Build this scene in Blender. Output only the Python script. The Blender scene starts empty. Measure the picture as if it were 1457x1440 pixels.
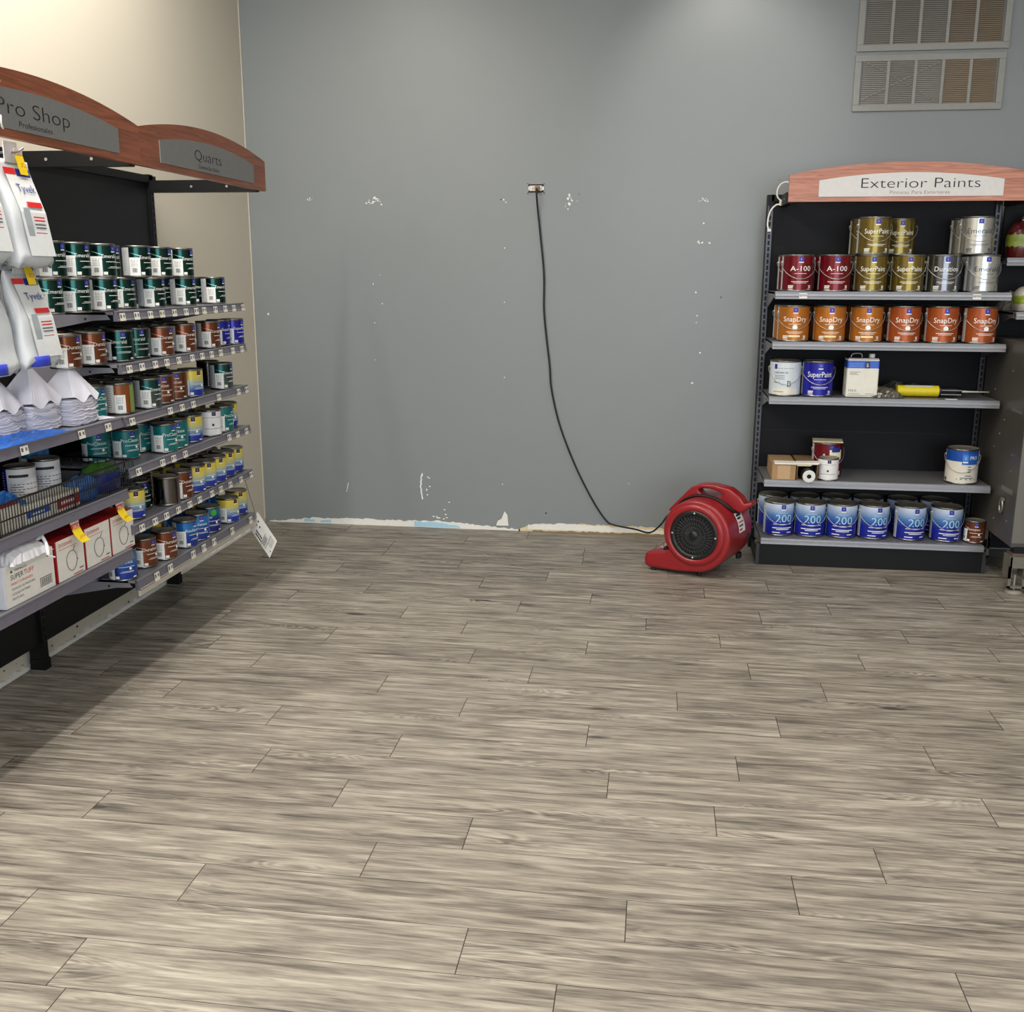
import bpy, math, random
from mathutils import Matrix, Vector
random.seed(7)
PI = math.pi
SC = bpy.context.scene
COL = SC.collection
R = math.radians
sin, cos = math.sin, math.cos

# ---------------------------------------------------------------- materials
def lin(c):
    return c / 12.92 if c <= 0.04045 else ((c + 0.055) / 1.055) ** 2.4
def hexc(h):
    h = h.lstrip('#')
    return tuple(lin(int(h[i:i + 2], 16) / 255) for i in (0, 2, 4))
MATS = {}
def new_mat(name):
    m = bpy.data.materials.new(name); m.use_nodes = True
    nt = m.node_tree
    return m, nt, nt.nodes['Principled BSDF']
def N(nt, t, **kw):
    n = nt.nodes.new(t)
    for k, v in kw.items():
        setattr(n, k, v)
    return n
def mat(name, col, rough=0.5, metal=0.0, var=0.08, scale=40, spec=0.5, bump=0.0, coat=0.0):
    """plain surface with a fine procedural mottling"""
    if name in MATS: return MATS[name]
    if isinstance(col, str): col = hexc(col)
    m, nt, b = new_mat(name)
    tc = N(nt, 'ShaderNodeTexCoord')
    nz = N(nt, 'ShaderNodeTexNoise'); nz.inputs['Scale'].default_value = scale; nz.inputs['Detail'].default_value = 3
    nt.links.new(tc.outputs['Object'], nz.inputs['Vector'])
    mx = N(nt, 'ShaderNodeMix', data_type='RGBA')
    nt.links.new(nz.outputs['Fac'], mx.inputs['Factor'])
    mx.inputs['A'].default_value = tuple(max(0, c * (1 - var)) for c in col) + (1,)
    mx.inputs['B'].default_value = tuple(min(1, c * (1 + var)) for c in col) + (1,)
    nt.links.new(mx.outputs['Result'], b.inputs['Base Color'])
    b.inputs['Roughness'].default_value = rough
    b.inputs['Metallic'].default_value = metal
    b.inputs['Specular IOR Level'].default_value = spec
    if coat: b.inputs['Coat Weight'].default_value = coat; b.inputs['Coat Roughness'].default_value = 0.08
    if bump:
        bp = N(nt, 'ShaderNodeBump'); bp.inputs['Strength'].default_value = bump; bp.inputs['Distance'].default_value = 0.004
        nt.links.new(nz.outputs['Fac'], bp.inputs['Height']); nt.links.new(bp.outputs['Normal'], b.inputs['Normal'])
    MATS[name] = m
    return m
def grad_mat(name, stops, h, rough=0.3, metal=0.0):
    """print that runs through colours from foot to head of a can"""
    if name in MATS: return MATS[name]
    m, nt, b = new_mat(name)
    tc = N(nt, 'ShaderNodeTexCoord'); sp = N(nt, 'ShaderNodeSeparateXYZ')
    nt.links.new(tc.outputs['Object'], sp.inputs[0])
    mr = N(nt, 'ShaderNodeMapRange'); mr.inputs['From Max'].default_value = h
    nt.links.new(sp.outputs['Z'], mr.inputs['Value'])
    cr = N(nt, 'ShaderNodeValToRGB')
    e = cr.color_ramp.elements
    e[0].position, e[0].color = stops[0][0], hexc(stops[0][1]) + (1,)
    e[1].position, e[1].color = stops[-1][0], hexc(stops[-1][1]) + (1,)
    for p, c in stops[1:-1]:
        n = e.new(p); n.color = hexc(c) + (1,)
    nt.links.new(mr.outputs['Result'], cr.inputs['Fac'])
    nt.links.new(cr.outputs['Color'], b.inputs['Base Color'])
    b.inputs['Roughness'].default_value = rough; b.inputs['Metallic'].default_value = metal
    MATS[name] = m
    return m
def wood_mat(name, c0, c1, axis='X', rough=0.35):
    if name in MATS: return MATS[name]
    m, nt, b = new_mat(name)
    tc = N(nt, 'ShaderNodeTexCoord'); mp = N(nt, 'ShaderNodeMapping')
    mp.inputs['Scale'].default_value = (2.2, 9, 30)
    nt.links.new(tc.outputs['Object'], mp.inputs['Vector'])
    nz = N(nt, 'ShaderNodeTexNoise'); nz.inputs['Scale'].default_value = 1.6; nz.inputs['Detail'].default_value = 6; nz.inputs['Distortion'].default_value = 1.6
    nt.links.new(mp.outputs['Vector'], nz.inputs['Vector'])
    cr = N(nt, 'ShaderNodeValToRGB'); e = cr.color_ramp.elements
    e[0].position, e[0].color = 0.30, hexc(c0) + (1,)
    e[1].position, e[1].color = 0.72, hexc(c1) + (1,)
    nt.links.new(nz.outputs['Fac'], cr.inputs['Fac'])
    nt.links.new(cr.outputs['Color'], b.inputs['Base Color'])
    b.inputs['Roughness'].default_value = rough
    MATS[name] = m
    return m

TIN = mat('tin', '#8E8C88', 0.28, 1.0)
TINLID = mat('tin_lid', '#A8A193', 0.38, 0.6)
BLACKM = mat('black_steel', '#08090B', 0.5, spec=0.3)
PANEL_L = mat('black_panel_worn', '#0D1011', 0.5, var=0.45, scale=7, spec=0.3)
PANEL_R = mat('black_panel_blue', '#0C0D13', 0.6, var=0.12, scale=60, spec=0.25)
SHELF_L = mat('shelf_grey', '#85848C', 0.40, 0.05)
SHELF_R = mat('shelf_silver', '#86868A', 0.38, 0.45)
RAIL_L = mat('price_rail_purple_grey', '#67646F', 0.35)
RAIL_R = mat('price_rail_silver', '#97969A', 0.35, 0.3)
LIP = mat('rail_lip_beige', '#B7B0A4', 0.45)
PAPER = mat('paper', '#E9E7E0', 0.6)
TAGW = mat('tag_cream', '#E8E4D6', 0.5)
INK = mat('ink', '#1B1B1E', 0.6)
INKG = mat('ink_grey', '#5E5E66', 0.6)
WHITEP = mat('white_print', '#F2F2EE', 0.4)
YELLOW = mat('sale_yellow', '#F0D21C', 0.45)
REDP = mat('print_red', '#C8201F', 0.45)
SALE = mat('sale_orange', '#D4481C', 0.45)
NAVY = mat('print_navy', '#232A80', 0.45)
LOGO = mat('logo_blue', '#2C2FA0', 0.4)
CLEAR = mat('clear_plastic', '#C9CBCC', 0.12, var=0.2, scale=25)
SILVER = mat('foil_back', '#A9A9AB', 0.35, 0.6)
PALESIDE = mat('label_back', '#C3C5C6', 0.4)

# ---------------------------------------------------------------- text cache
_TXT = {}
def text_geo(s, thin=False):
    """unit-size lettering as flat triangles: (verts2d, faces, width, x0, capheight)"""
    key = (s, thin)
    if key in _TXT: return _TXT[key]
    c = bpy.data.curves.new('t', 'FONT'); c.body = s; c.size = 1.0; c.resolution_u = 2
    if thin: c.offset = -0.013; c.resolution_u = 5
    o = bpy.data.objects.new('t', c); COL.objects.link(o)
    e = o.evaluated_get(bpy.context.evaluated_depsgraph_get()); me = e.to_mesh()
    V = [(v.co.x, v.co.y) for v in me.vertices]; F = [tuple(p.vertices) for p in me.polygons]
    e.to_mesh_clear(); bpy.data.objects.remove(o); bpy.data.curves.remove(c)
    xs = [v[0] for v in V] or [0]
    _TXT[key] = (V, F, max(xs) - min(xs), min(xs), 0.7)
    return _TXT[key]

# ---------------------------------------------------------------- mesh collector
class MB:
    def __init__(s):
        s.v, s.f, s.mi, s.sm, s.mats = [], [], [], [], []
        s.M = Matrix.Identity(4)
    def m(s, mt):
        if mt not in s.mats: s.mats.append(mt)
        return s.mats.index(mt)
    def add(s, V, F, mt, smooth=False):
        o = len(s.v); k = s.m(mt)
        for p in V: s.v.append(tuple(s.M @ Vector(p)))
        for f in F:
            s.f.append(tuple(i + o for i in f)); s.mi.append(k); s.sm.append(smooth)
    def box(s, a, b, mt, bev=0.0):
        x0, y0, z0 = [min(a[i], b[i]) for i in range(3)]; x1, y1, z1 = [max(a[i], b[i]) for i in range(3)]
        if bev <= 0:
            V = [(x0, y0, z0), (x1, y0, z0), (x1, y1, z0), (x0, y1, z0), (x0, y0, z1), (x1, y0, z1), (x1, y1, z1), (x0, y1, z1)]
            F = [(0, 3, 2, 1), (4, 5, 6, 7), (0, 1, 5, 4), (1, 2, 6, 5), (2, 3, 7, 6), (3, 0, 4, 7)]
            s.add(V, F, mt); return
        import bmesh
        bm = bmesh.new()
        mat4 = Matrix.Translation(((x0 + x1) / 2, (y0 + y1) / 2, (z0 + z1) / 2)) @ Matrix.Diagonal((x1 - x0, y1 - y0, z1 - z0, 1))
        bmesh.ops.create_cube(bm, size=1, matrix=mat4)
        bmesh.ops.bevel(bm, geom=bm.edges[:], offset=bev, segments=2, affect='EDGES', profile=0.5)
        s.bm(bm, mt, False)
    def bm(s, bm, mt, smooth=True):
        bm.verts.index_update()
        s.add([tuple(v.co) for v in bm.verts], [tuple(v.index for v in f.verts) for f in bm.faces], mt, smooth)
        bm.free()
    def lathe(s, prof, mt, n=32, c=(0, 0, 0), axis='Z', smooth=True, close=False):
        V, F = [], []
        for r, z in prof:
            for i in range(n):
                a = 2 * PI * i / n
                p = (r * cos(a), r * sin(a), z)
                if axis == 'Y': p = (p[0], p[2], p[1])
                if axis == 'X': p = (p[2], p[0], p[1])
                V.append((p[0] + c[0], p[1] + c[1], p[2] + c[2]))
        for j in range(len(prof) - 1):
            for i in range(n):
                k = (i + 1) % n
                F.append((j * n + i, j * n + k, (j + 1) * n + k, (j + 1) * n + i))
        s.add(V, F, mt, smooth)
    def cyl(s, r, z0, z1, mt, n=24, c=(0, 0, 0), axis='Z'):
        s.lathe([(0.0001, z0), (r, z0)], mt, n, c, axis, False); s.lathe([(r, z0), (r, z1)], mt, n, c, axis, True); s.lathe([(r, z1), (0.0001, z1)], mt, n, c, axis, False)
    def tube(s, pts, r, mt, n=8, cap=True):
        P = [Vector(p) for p in pts]; V, F = [], []
        up = Vector((0, 0, 1)); prev = None
        for i, p in enumerate(P):
            t = (P[min(i + 1, len(P) - 1)] - P[max(i - 1, 0)]).normalized()
            a = prev if prev is not None else (up if abs(t.dot(up)) < 0.9 else Vector((1, 0, 0)))
            x = (a - t * a.dot(t)).normalized(); prev = x; y = t.cross(x)
            rr = r[i] if isinstance(r, (list, tuple)) else r
            for k in range(n):
                q = p + (x * cos(2 * PI * k / n) + y * sin(2 * PI * k / n)) * rr
                V.append(tuple(q))
        for i in range(len(P) - 1):
            for k in range(n):
                j = (k + 1) % n
                F.append((i * n + k, i * n + j, (i + 1) * n + j, (i + 1) * n + k))
        if cap:
            F.append(tuple(range(n - 1, -1, -1))); F.append(tuple(range((len(P) - 1) * n, len(P) * n)))
        s.add(V, F, mt, True)
    def prism(s, prof, a, b, mt, plane='XZ', smooth=False):
        """polygon prof in a plane pushed from a to b along the third axis"""
        def P(u, w, d):
            return {'XZ': (u, d, w), 'YZ': (d, u, w), 'XY': (u, w, d)}[plane]
        n = len(prof)
        V = [P(u, w, a) for u, w in prof] + [P(u, w, b) for u, w in prof]
        F = [(i, (i + 1) % n, n + (i + 1) % n, n + i) for i in range(n)] + [tuple(range(n - 1, -1, -1)), tuple(range(n, 2 * n))]
        s.add(V, F, mt, smooth)
    def quad(s, p, mt):
        s.add(p, [tuple(range(len(p)))], mt)
    def fpatch(s, x0, x1, z0, z1, y, mt):      # flat print on a front face (front is -Y)
        s.add([(x0, y, z0), (x1, y, z0), (x1, y, z1), (x0, y, z1)], [(0, 1, 2, 3)], mt)
    def ftext(s, txt, x, z, h, y, mt, w=None, align='C', yfun=None, shear=0.0, thin=False):
        V, F, W, x0, cap = text_geo(txt, thin)
        k = h / cap; kx = k if w is None else w / W
        ox = {'C': -W * kx / 2, 'L': 0, 'R': -W * kx}[align]
        out = []
        for u, q in V:
            px = x + (u - x0) * kx + ox + shear * q * k; pz = z + q * k
            out.append((px, yfun(px, pz) if yfun else y, pz))
        s.add(out, F, mt)
    def cpatch(s, r, t0, t1, z0, z1, mt, n=None):   # print wrapped on a can, angles in degrees from its front
        n = n or max(1, int(abs(t1 - t0) / 9)); V, F = [], []
        for i in range(n + 1):
            t = R(t0 + (t1 - t0) * i / n)
            V += [(r * sin(t), -r * cos(t), z0), (r * sin(t), -r * cos(t), z1)]
        for i in range(n): F.append((2 * i, 2 * i + 2, 2 * i + 3, 2 * i + 1))
        s.add(V, F, mt, True)
    def ctext(s, txt, r, tc, z, h, mt, w=None, align='C'):
        V, F, W, x0, cap = text_geo(txt)
        k = h / cap; kx = k if w is None else w / W
        ox = {'C': -W * kx / 2, 'L': 0, 'R': -W * kx}[align]
        out = []
        for u, q in V:
            t = R(tc) + ((u - x0) * kx + ox) / r
            out.append((r * sin(t), -r * cos(t), z + q * k))
        s.add(out, F, mt)
    def loft(s, rings, mt, smooth=True, cap=True):
        n = len(rings[0]); V = [p for r in rings for p in r]; F = []
        for j in range(len(rings) - 1):
            for i in range(n):
                k = (i + 1) % n
                F.append((j * n + i, j * n + k, (j + 1) * n + k, (j + 1) * n + i))
        if cap: F += [tuple(range(n - 1, -1, -1)), tuple(range((len(rings) - 1) * n, len(rings) * n))]
        s.add(V, F, mt, smooth)
    def mesh(s, name):
        me = bpy.data.meshes.new(name)
        me.from_pydata(s.v, [], s.f); 
        for m_ in s.mats: me.materials.append(m_)
        me.polygons.foreach_set('material_index', s.mi); me.polygons.foreach_set('use_smooth', s.sm)
        me.validate()
        me.update()
        return me
    def build(s, name, parent=None, label=None):
        o = bpy.data.objects.new(name, s.mesh(name)); COL.objects.link(o)
        if parent is not None: o.parent = parent
        if label: o['label'] = label
        return o

def thing(name, label, cat, loc=(0, 0, 0), rz=0, group=None):
    o = bpy.data.objects.new(name, None); COL.objects.link(o)
    o.empty_display_size = 0.05
    o.location = loc; o.rotation_euler = (0, 0, rz)
    o['label'] = label; o['category'] = cat
    if group: o['group'] = group
    return o
def tag(o, label, cat, group=None):
    o['label'] = label; o['category'] = cat
    if group: o['group'] = group
    return o
def obj(name, me, parent=None):
    o = bpy.data.objects.new(name, me); COL.objects.link(o)
    if parent is not None: o.parent = parent
    return o
def struct(name, mb):
    o = mb.build(name); o['kind'] = 'structure'; return o
NUM = ['zeroth', 'first', 'second', 'third', 'fourth', 'fifth', 'sixth', 'seventh', 'eighth', 'ninth', 'tenth']

XL, YB, YF, XR, ZC = -2.53, 6.25, -4.2, 5.6, 3.65

# ================================================================ FLOOR
def build_floor():
    m, nt, b = new_mat('vinyl_planks')
    uv = N(nt, 'ShaderNodeUVMap', uv_map='plank'); at = N(nt, 'ShaderNodeAttribute', attribute_name='tone')
    def noise(sc, scale, det, dist=0.0, rough=0.55):
        mp = N(nt, 'ShaderNodeMapping'); mp.inputs['Scale'].default_value = sc
        nt.links.new(uv.outputs['UV'], mp.inputs['Vector'])
        n = N(nt, 'ShaderNodeTexNoise'); n.inputs['Scale'].default_value = scale; n.inputs['Detail'].default_value = det
        n.inputs['Distortion'].default_value = dist; n.inputs['Roughness'].default_value = rough
        nt.links.new(mp.outputs['Vector'], n.inputs['Vector'])
        return n.outputs['Fac']
    def math_(op, a, b_, c=None):
        n = N(nt, 'ShaderNodeMath', operation=op)
        for i, x in enumerate((a, b_, c)):
            if x is None: continue
            if isinstance(x, (int, float)): n.inputs[i].default_value = x
            else: nt.links.new(x, n.inputs[i])
        return n.outputs[0]
    broad = noise((1.7, 13, 1), 1.6, 4, 0.6)
    fine = noise((5.0, 95, 1), 1.6, 5, 0.35, 0.65)
    mid = noise((2.6, 36, 1), 1.5, 4, 0.9)
    # cathedral figure: rings of a distorted stretched noise
    fig = noise((1.3, 9, 1), 1.0, 2, 1.6)
    ring = math_('SINE', math_('MULTIPLY', fig, 95.0), 0.0)
    rmask = noise((0.8, 5, 1), 1.3, 2, 0.0)
    mrm = N(nt, 'ShaderNodeMapRange'); mrm.inputs['From Min'].default_value = 0.52; mrm.inputs['From Max'].default_value = 0.68
    nt.links.new(rmask, mrm.inputs['Value'])
    ring = math_('MULTIPLY', ring, mrm.outputs['Result'])
    # knots
    mpv = N(nt, 'ShaderNodeMapping'); mpv.inputs['Scale'].default_value = (2.6, 8.5, 1)
    nt.links.new(uv.outputs['UV'], mpv.inputs['Vector'])
    vo = N(nt, 'ShaderNodeTexVoronoi'); vo.inputs['Scale'].default_value = 1.0
    nt.links.new(mpv.outputs['Vector'], vo.inputs['Vector'])
    kn = N(nt, 'ShaderNodeMapRange'); kn.inputs['From Min'].default_value = 0.04; kn.inputs['From Max'].default_value = 0.16
    kn.inputs['To Min'].default_value = 1; kn.inputs['To Max'].default_value = 0
    nt.links.new(vo.outputs['Distance'], kn.inputs['Value'])
    sepc = N(nt, 'ShaderNodeSeparateColor'); nt.links.new(vo.outputs['Color'], sepc.inputs[0])
    ksel = math_('GREATER_THAN', sepc.outputs[0], 0.72)
    knot = math_('MULTIPLY', kn.outputs['Result'], ksel)
    s1 = math_('MULTIPLY', broad, 0.50)
    s2 = math_('MULTIPLY_ADD', fine, 0.40, s1)
    s3 = math_('MULTIPLY_ADD', mid, 0.52, s2)
    s4 = math_('MULTIPLY_ADD', ring, 0.085, s3)
    s5 = math_('MULTIPLY_ADD', knot, -0.26, s4)
    s6 = math_('MULTIPLY_ADD', at.outputs['Fac'], 0.05, s5)
    cr = N(nt, 'ShaderNodeValToRGB'); e = cr.color_ramp.elements
    e[0].position, e[0].color = 0.52, hexc('#433F3B') + (1,)
    e[1].position, e[1].color = 0.98, hexc('#BAB3A7') + (1,)
    n = e.new(0.66); n.color = hexc('#726B62') + (1,)
    n = e.new(0.80); n.color = hexc('#958E82') + (1,)
    nt.links.new(s6, cr.inputs['Fac'])
    nt.links.new(cr.outputs['Color'], b.inputs['Base Color'])
    rr = N(nt, 'ShaderNodeMapRange'); rr.inputs['From Min'].default_value = 0.4; rr.inputs['From Max'].default_value = 1.1
    rr.inputs['To Min'].default_value = 0.52; rr.inputs['To Max'].default_value = 0.40
    nt.links.new(s6, rr.inputs['Value']); nt.links.new(rr.outputs['Result'], b.inputs['Roughness'])
    bp = N(nt, 'ShaderNodeBump'); bp.inputs['Strength'].default_value = 0.12; bp.inputs['Distance'].default_value = 0.002
    nt.links.new(fine, bp.inputs['Height']); nt.links.new(bp.outputs['Normal'], b.inputs['Normal'])
    gap = mat('plank_gap', '#26221E', 0.8)
    rnd = random.Random(3)
    PW, PL, Y0 = 0.1747, 1.163, 1.867
    known = {-1: -0.13, 0: -0.18, 1: -0.42, 2: -0.03, 3: 0.41, 4: 0.66, 5: 0.22, 6: -0.11, 7: 0.31, 8: -0.2, 9: 0.48, 10: 0.12,
             11: -0.47, 12: 0.42, 13: 0.9, 14: 0.32, 15: -0.01, 16: 0.53, 17: -0.29, 18: 0.28, 19: -0.55, 20: 0.1, 21: 0.78, 22: -0.39}
    V, F, MI, UV, TN = [], [], [], [], []
    V += [(XL, YF, -0.0012), (XR, YF, -0.0012), (XR, YB, -0.0012), (XL, YB, -0.0012)]; F.append((0, 1, 2, 3)); MI.append(1); UV += [(0, 0)] * 4; TN += [0] * 4
    k = int((YF - Y0) / PW) - 1
    while Y0 + k * PW < YB:
        y0, y1 = max(YF, Y0 + k * PW), min(YB, Y0 + (k + 1) * PW)
        if y1 - y0 > 0.01:
            x = known.get(k, rnd.uniform(0, PL)); 
            while x > XL: x -= PL
            while x < XR:
                x0, x1 = max(XL, x), min(XR, x + PL)
                if x1 - x0 > 0.005:
                    g = 0.0012; ge = 0.0008
                    o = len(V); du, dv = rnd.uniform(0, 40), rnd.uniform(0, 40)
                    q = [(x0 + g, y0 + ge), (x1 - g, y0 + ge), (x1 - g, y1 - ge), (x0 + g, y1 - ge)]
                    V += [(a, c, 0.0) for a, c in q]; F.append((o, o + 1, o + 2, o + 3)); MI.append(0)
                    UV += [(a + du, c + dv) for a, c in q]; TN += [rnd.random()] * 4
                x += PL
        k += 1
    me = bpy.data.meshes.new('floor'); me.from_pydata(V, [], F)
    me.materials.append(m); me.materials.append(gap); me.polygons.foreach_set('material_index', MI)
    me.uv_layers.new(name='plank'); me.attributes.new('tone', 'FLOAT', 'CORNER')
    me.uv_layers['plank'].data.foreach_set('uv', [c for p in UV for c in p])
    me.attributes['tone'].data.foreach_set('value', [float(x) for x in TN])
    o = obj('floor', me); o['kind'] = 'structure'
build_floor()

# ================================================================ WALLS
def wall_mat(name, c, rough, spec, var):
    m = mat(name, c, rough, 0, var, 1.3, spec)
    nt = m.node_tree; b = nt.nodes['Principled BSDF']
    tc = N(nt, 'ShaderNodeTexCoord'); nz = N(nt, 'ShaderNodeTexNoise'); nz.inputs['Scale'].default_value = 220; nz.inputs['Detail'].default_value = 2
    nt.links.new(tc.outputs['Object'], nz.inputs['Vector'])
    bp = N(nt, 'ShaderNodeBump'); bp.inputs['Strength'].default_value = 0.10; bp.inputs['Distance'].default_value = 0.003
    nt.links.new(nz.outputs['Fac'], bp.inputs['Height']); nt.links.new(bp.outputs['Normal'], b.inputs['Normal'])
    return m
GREY = wall_mat('grey_wall_paint', '#84898B', 0.40, 0.5, 0.025)
BEIGE = wall_mat('beige_wall_paint', '#D1C9B9', 0.6, 0.4, 0.02)
CREAMW = wall_mat('cream_wall_paint', '#B9B4A8', 0.6, 0.4, 0.02)
TORN = mat('torn_paper', '#E6E4DE', 0.8, var=0.06, scale=60)
TORNC = mat('torn_cream', '#D8C8A4', 0.8, var=0.14, scale=50)
TAPEB = mat('pale_blue_print', '#A8CFE4', 0.7, var=0.1)
RAWW = mat('raw_wood', '#8F7852', 0.8, var=0.2, scale=30)
FILL = mat('filler_white', '#E9E9E6', 0.8)
DIRT = mat('dirty_strip', '#8F877B', 0.8, var=0.25, scale=18)

wb = MB()
wb.box((XL - .1, YB, -.02), (XR + .1, YB + .1, ZC), GREY)
rnd = random.Random(11)
# torn strip along the foot of the wall: jagged upper edge, two halves of different look
def strip(x0, x1, hfun, mt, d, step=0.018, z0=0.0):
    n = int((x1 - x0) / step); top = []
    for i in range(n + 1):
        x = x0 + (x1 - x0) * i / n
        top.append((x, max(0.003, 1.12 * hfun(x) + rnd.uniform(-.004, .006))))
    V, F = [], []
    for x, z in top: V += [(x, YB - d, z0), (x, YB - d, z0 + z), (x, YB, z0 + z)]
    for i in range(n):
        a = 3 * i
        F += [(a, a + 3, a + 4, a + 1), (a + 1, a + 4, a + 5, a + 2)]
    wb.add(V, F, mt)
def lerp_pts(P):
    def f(x):
        for (a, ha), (b_, hb) in zip(P, P[1:]):
            if a <= x <= b_: return ha + (hb - ha) * (x - a) / (b_ - a)
        return P[-1][1]
    return f
strip(-2.50, -0.83, lerp_pts([(-2.5, .004), (-2.42, .006), (-2.36, .016), (-2.2, .03), (-2.05, .034), (-1.9, .035), (-1.6, .033), (-1.35, .04), (-1.2, .032), (-1.05, .02), (-.95, .012), (-.83, .008)]), TORN, .003)
strip(-0.84, 0.62, lerp_pts([(-.84, .01), (-.78, .035), (-.7, .045), (-.6, .04), (-.45, .05), (-.3, .05), (-.1, .048), (.05, .05), (.1, .03), (.2, .028), (.3, .04), (.62, .05)]), TORNC, .003)
strip(-0.78, 0.12, lerp_pts([(-.78, .022), (-.7, .03), (-.55, .036), (-.4, .034), (-.3, .03), (-.15, .028), (0, .02), (.12, .01)]), TORN, .0045, z0=0.014)
strip(-0.75, 0.60, lerp_pts([(-.75, .004), (-.4, .009), (0, .010), (.3, .012), (.6, .014)]), RAWW, .006)
strip(.15, .6, lerp_pts([(.15, .012), (.3, .03), (.6, .045)]), RAWW, .005)
strip(-1.52, -1.22, lerp_pts([(-1.52, .027), (-1.40, .030), (-1.30, .02), (-1.22, .008)]), TAPEB, .0042, z0=0.004)
strip(-2.26, -2.19, lerp_pts([(-2.26, .012), (-2.19, .012)]), TAPEB, .0042, z0=0.01)
strip(-2.15, -2.08, lerp_pts([(-2.15, .012), (-2.08, .016)]), TAPEB, .0042, z0=0.008)
def blob(x, z, r, mt=FILL, n=9, ax=1.0, az=1.0):
    V = []
    for i in range(n):
        a = 2 * PI * i / n; q = .68 * r * rnd.uniform(.65, 1.2)
        V.append((x + q * ax * cos(a), YB - .0015, z + q * az * sin(a)))
    wb.add(V + [(x, YB - .0025, z)], [(n, i, (i + 1) % n) for i in range(n)], mt)
for x, z, r in [(-2.439, 1.347, .011), (-1.753, 1.536, .006), (-1.698, 1.417, .006), (-1.75, 1.30, .006), (-1.753, 1.071, .005), (-1.71, 1.59, .004), (-.933, 1.751, .006), (-.933, 1.431, .006),
                (-.932, .975, .006), (-.944, .30, .006), (.214, .96, .010), (.252, 1.142, .009), (.212, 1.496, .009), (.225, 1.36, .006), (.222, 1.32, .005), (.24, 1.89, .008), (.215, 1.79, .006), (-.15, .33, .004),
                (-.94, 2.03, .009), (-.925, 2.015, .006), (-.547, 2.045, .007), (-.57, 1.99, .005), (-.5, 2.02, .004), (.21, 2.016, .004)]:
    blob(x, z, r)
for i in range(16): blob(-1.731 + rnd.gauss(0, .022), 2.03 + rnd.gauss(0, .014), rnd.uniform(.003, .009), ax=1.5)
for i in range(9): blob(-2.138 + rnd.gauss(0, .010), 2.04 + rnd.gauss(0, .007), rnd.uniform(.002, .006))
for i in range(12): blob(-.545 + rnd.gauss(0, .014), 2.02 + rnd.gauss(0, .016), rnd.uniform(.003, .009), az=1.4)
for i in range(10): blob(.238 + rnd.gauss(0, .014), 2.016 + rnd.gauss(0, .007), rnd.uniform(.002, .006), ax=1.6)
blob(.238, 2.017, .006, INK); blob(-.955, 2.032, .006, INK); blob(-.49, 2.06, .006, INKG); blob(-.665, .122, .009, INK); blob(.36, 1.47, .007, INKG, az=2); blob(.66, 2.13, .006, INKG)
for i in range(6): blob(.24 + rnd.uniform(-.03, .05), 1.778 + rnd.uniform(-.006, .006), .005, ax=2)
# gouges low on the wall
for i in range(22):
    t = i / 21; blob(-1.462 - .012 * sin(t * 3) + rnd.uniform(-.003, .003), .19 + .16 * t, .0085, az=1.6, ax=.8)
for z in (.33, .325, .27, .25, .245, .215): blob(-1.43 + rnd.uniform(-.01, .02), z, .007, ax=1.2)
for i in range(5): blob(-1.966 + .003 * i, .225 + .012 * i, .005, az=1.8)
blob(-1.29, .17, .006, ax=1.8); blob(-1.32, .12, .007, ax=1.5)
for i in range(7): blob(-1.38 + rnd.uniform(-.03, .08), .075 + rnd.uniform(-.02, .02), .007, ax=1.6)
wb.add([(-.985, YB - .003, .03), (-.905, YB - .003, .03), (-.912, YB - .003, .10), (-.93, YB - .003, .125), (-.95, YB - .003, .075), (-.975, YB - .003, .06)], [(0, 1, 2, 3, 4, 5)], TORN)
struct('wall_back', wb)

wl = MB()
wl.box((XL - .1, YF, -.02), (XL, YB, ZC), BEIGE)
# scarred foot of the wall where a baseboard was pulled off
V, F = [], []
n = 170
for i in range(n + 1):
    y = 1.6 + (6.2 - 1.6) * i / n
    z = .016 + rnd.uniform(-.005, .006)
    V += [(XL + .012, y, 0), (XL + .012, y, z), (XL, y, z + .004)]
for i in range(n):
    a = 3 * i; F += [(a, a + 3, a + 4, a + 1), (a + 1, a + 4, a + 5, a + 2)]
wl.add(V, F, TORN)
for i in range(40):
    y = rnd.uniform(2.5, 4.8); z = rnd.uniform(.015, .06); r = rnd.uniform(.003, .009)
    wl.add([(XL + .002, y - r, z - r * .5), (XL + .002, y + r, z - r * .4), (XL + .002, y + r * .6, z + r * .7), (XL + .002, y - r * .8, z + r * .6)], [(0, 1, 2, 3)], INK if i % 3 else DIRT)
# corner bead of paint
wl.box((XL, YB - .012, .02), (XL + .004, YB - .001, ZC), mat('caulk_white', '#D2CDBF', .6))
struct('wall_left', wl)
wr = MB(); wr.box((XR, YF, -.02), (XR + .1, YB, ZC), CREAMW); struct('wall_right', wr)
wf = MB()
WX0, WX1, WZ0, WZ1 = -1.0, 5.2, 0.45, 2.9
wf.box((XL - .1, YF - .1, -.02), (WX0, YF, ZC), CREAMW); wf.box((WX1, YF - .1, -.02), (XR + .1, YF, ZC), CREAMW)
wf.box((WX0, YF - .1, -.02), (WX1, YF, WZ0), CREAMW); wf.box((WX0, YF - .1, WZ1), (WX1, YF, ZC), CREAMW)
struct('wall_front', wf)
wn = MB(); FR = mat('window_frame_dark', '#3A3A3C', .4)
for x in (WX0, WX0 + 1.55, WX0 + 3.1, WX0 + 4.65, WX1 - .06): wn.box((x, YF - .08, WZ0), (x + .06, YF - .02, WZ1), FR)
for z in (WZ0, WZ1 - .06): wn.box((WX0, YF - .08, z), (WX1, YF - .02, z + .06), FR)
struct('window_1', wn)
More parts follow.
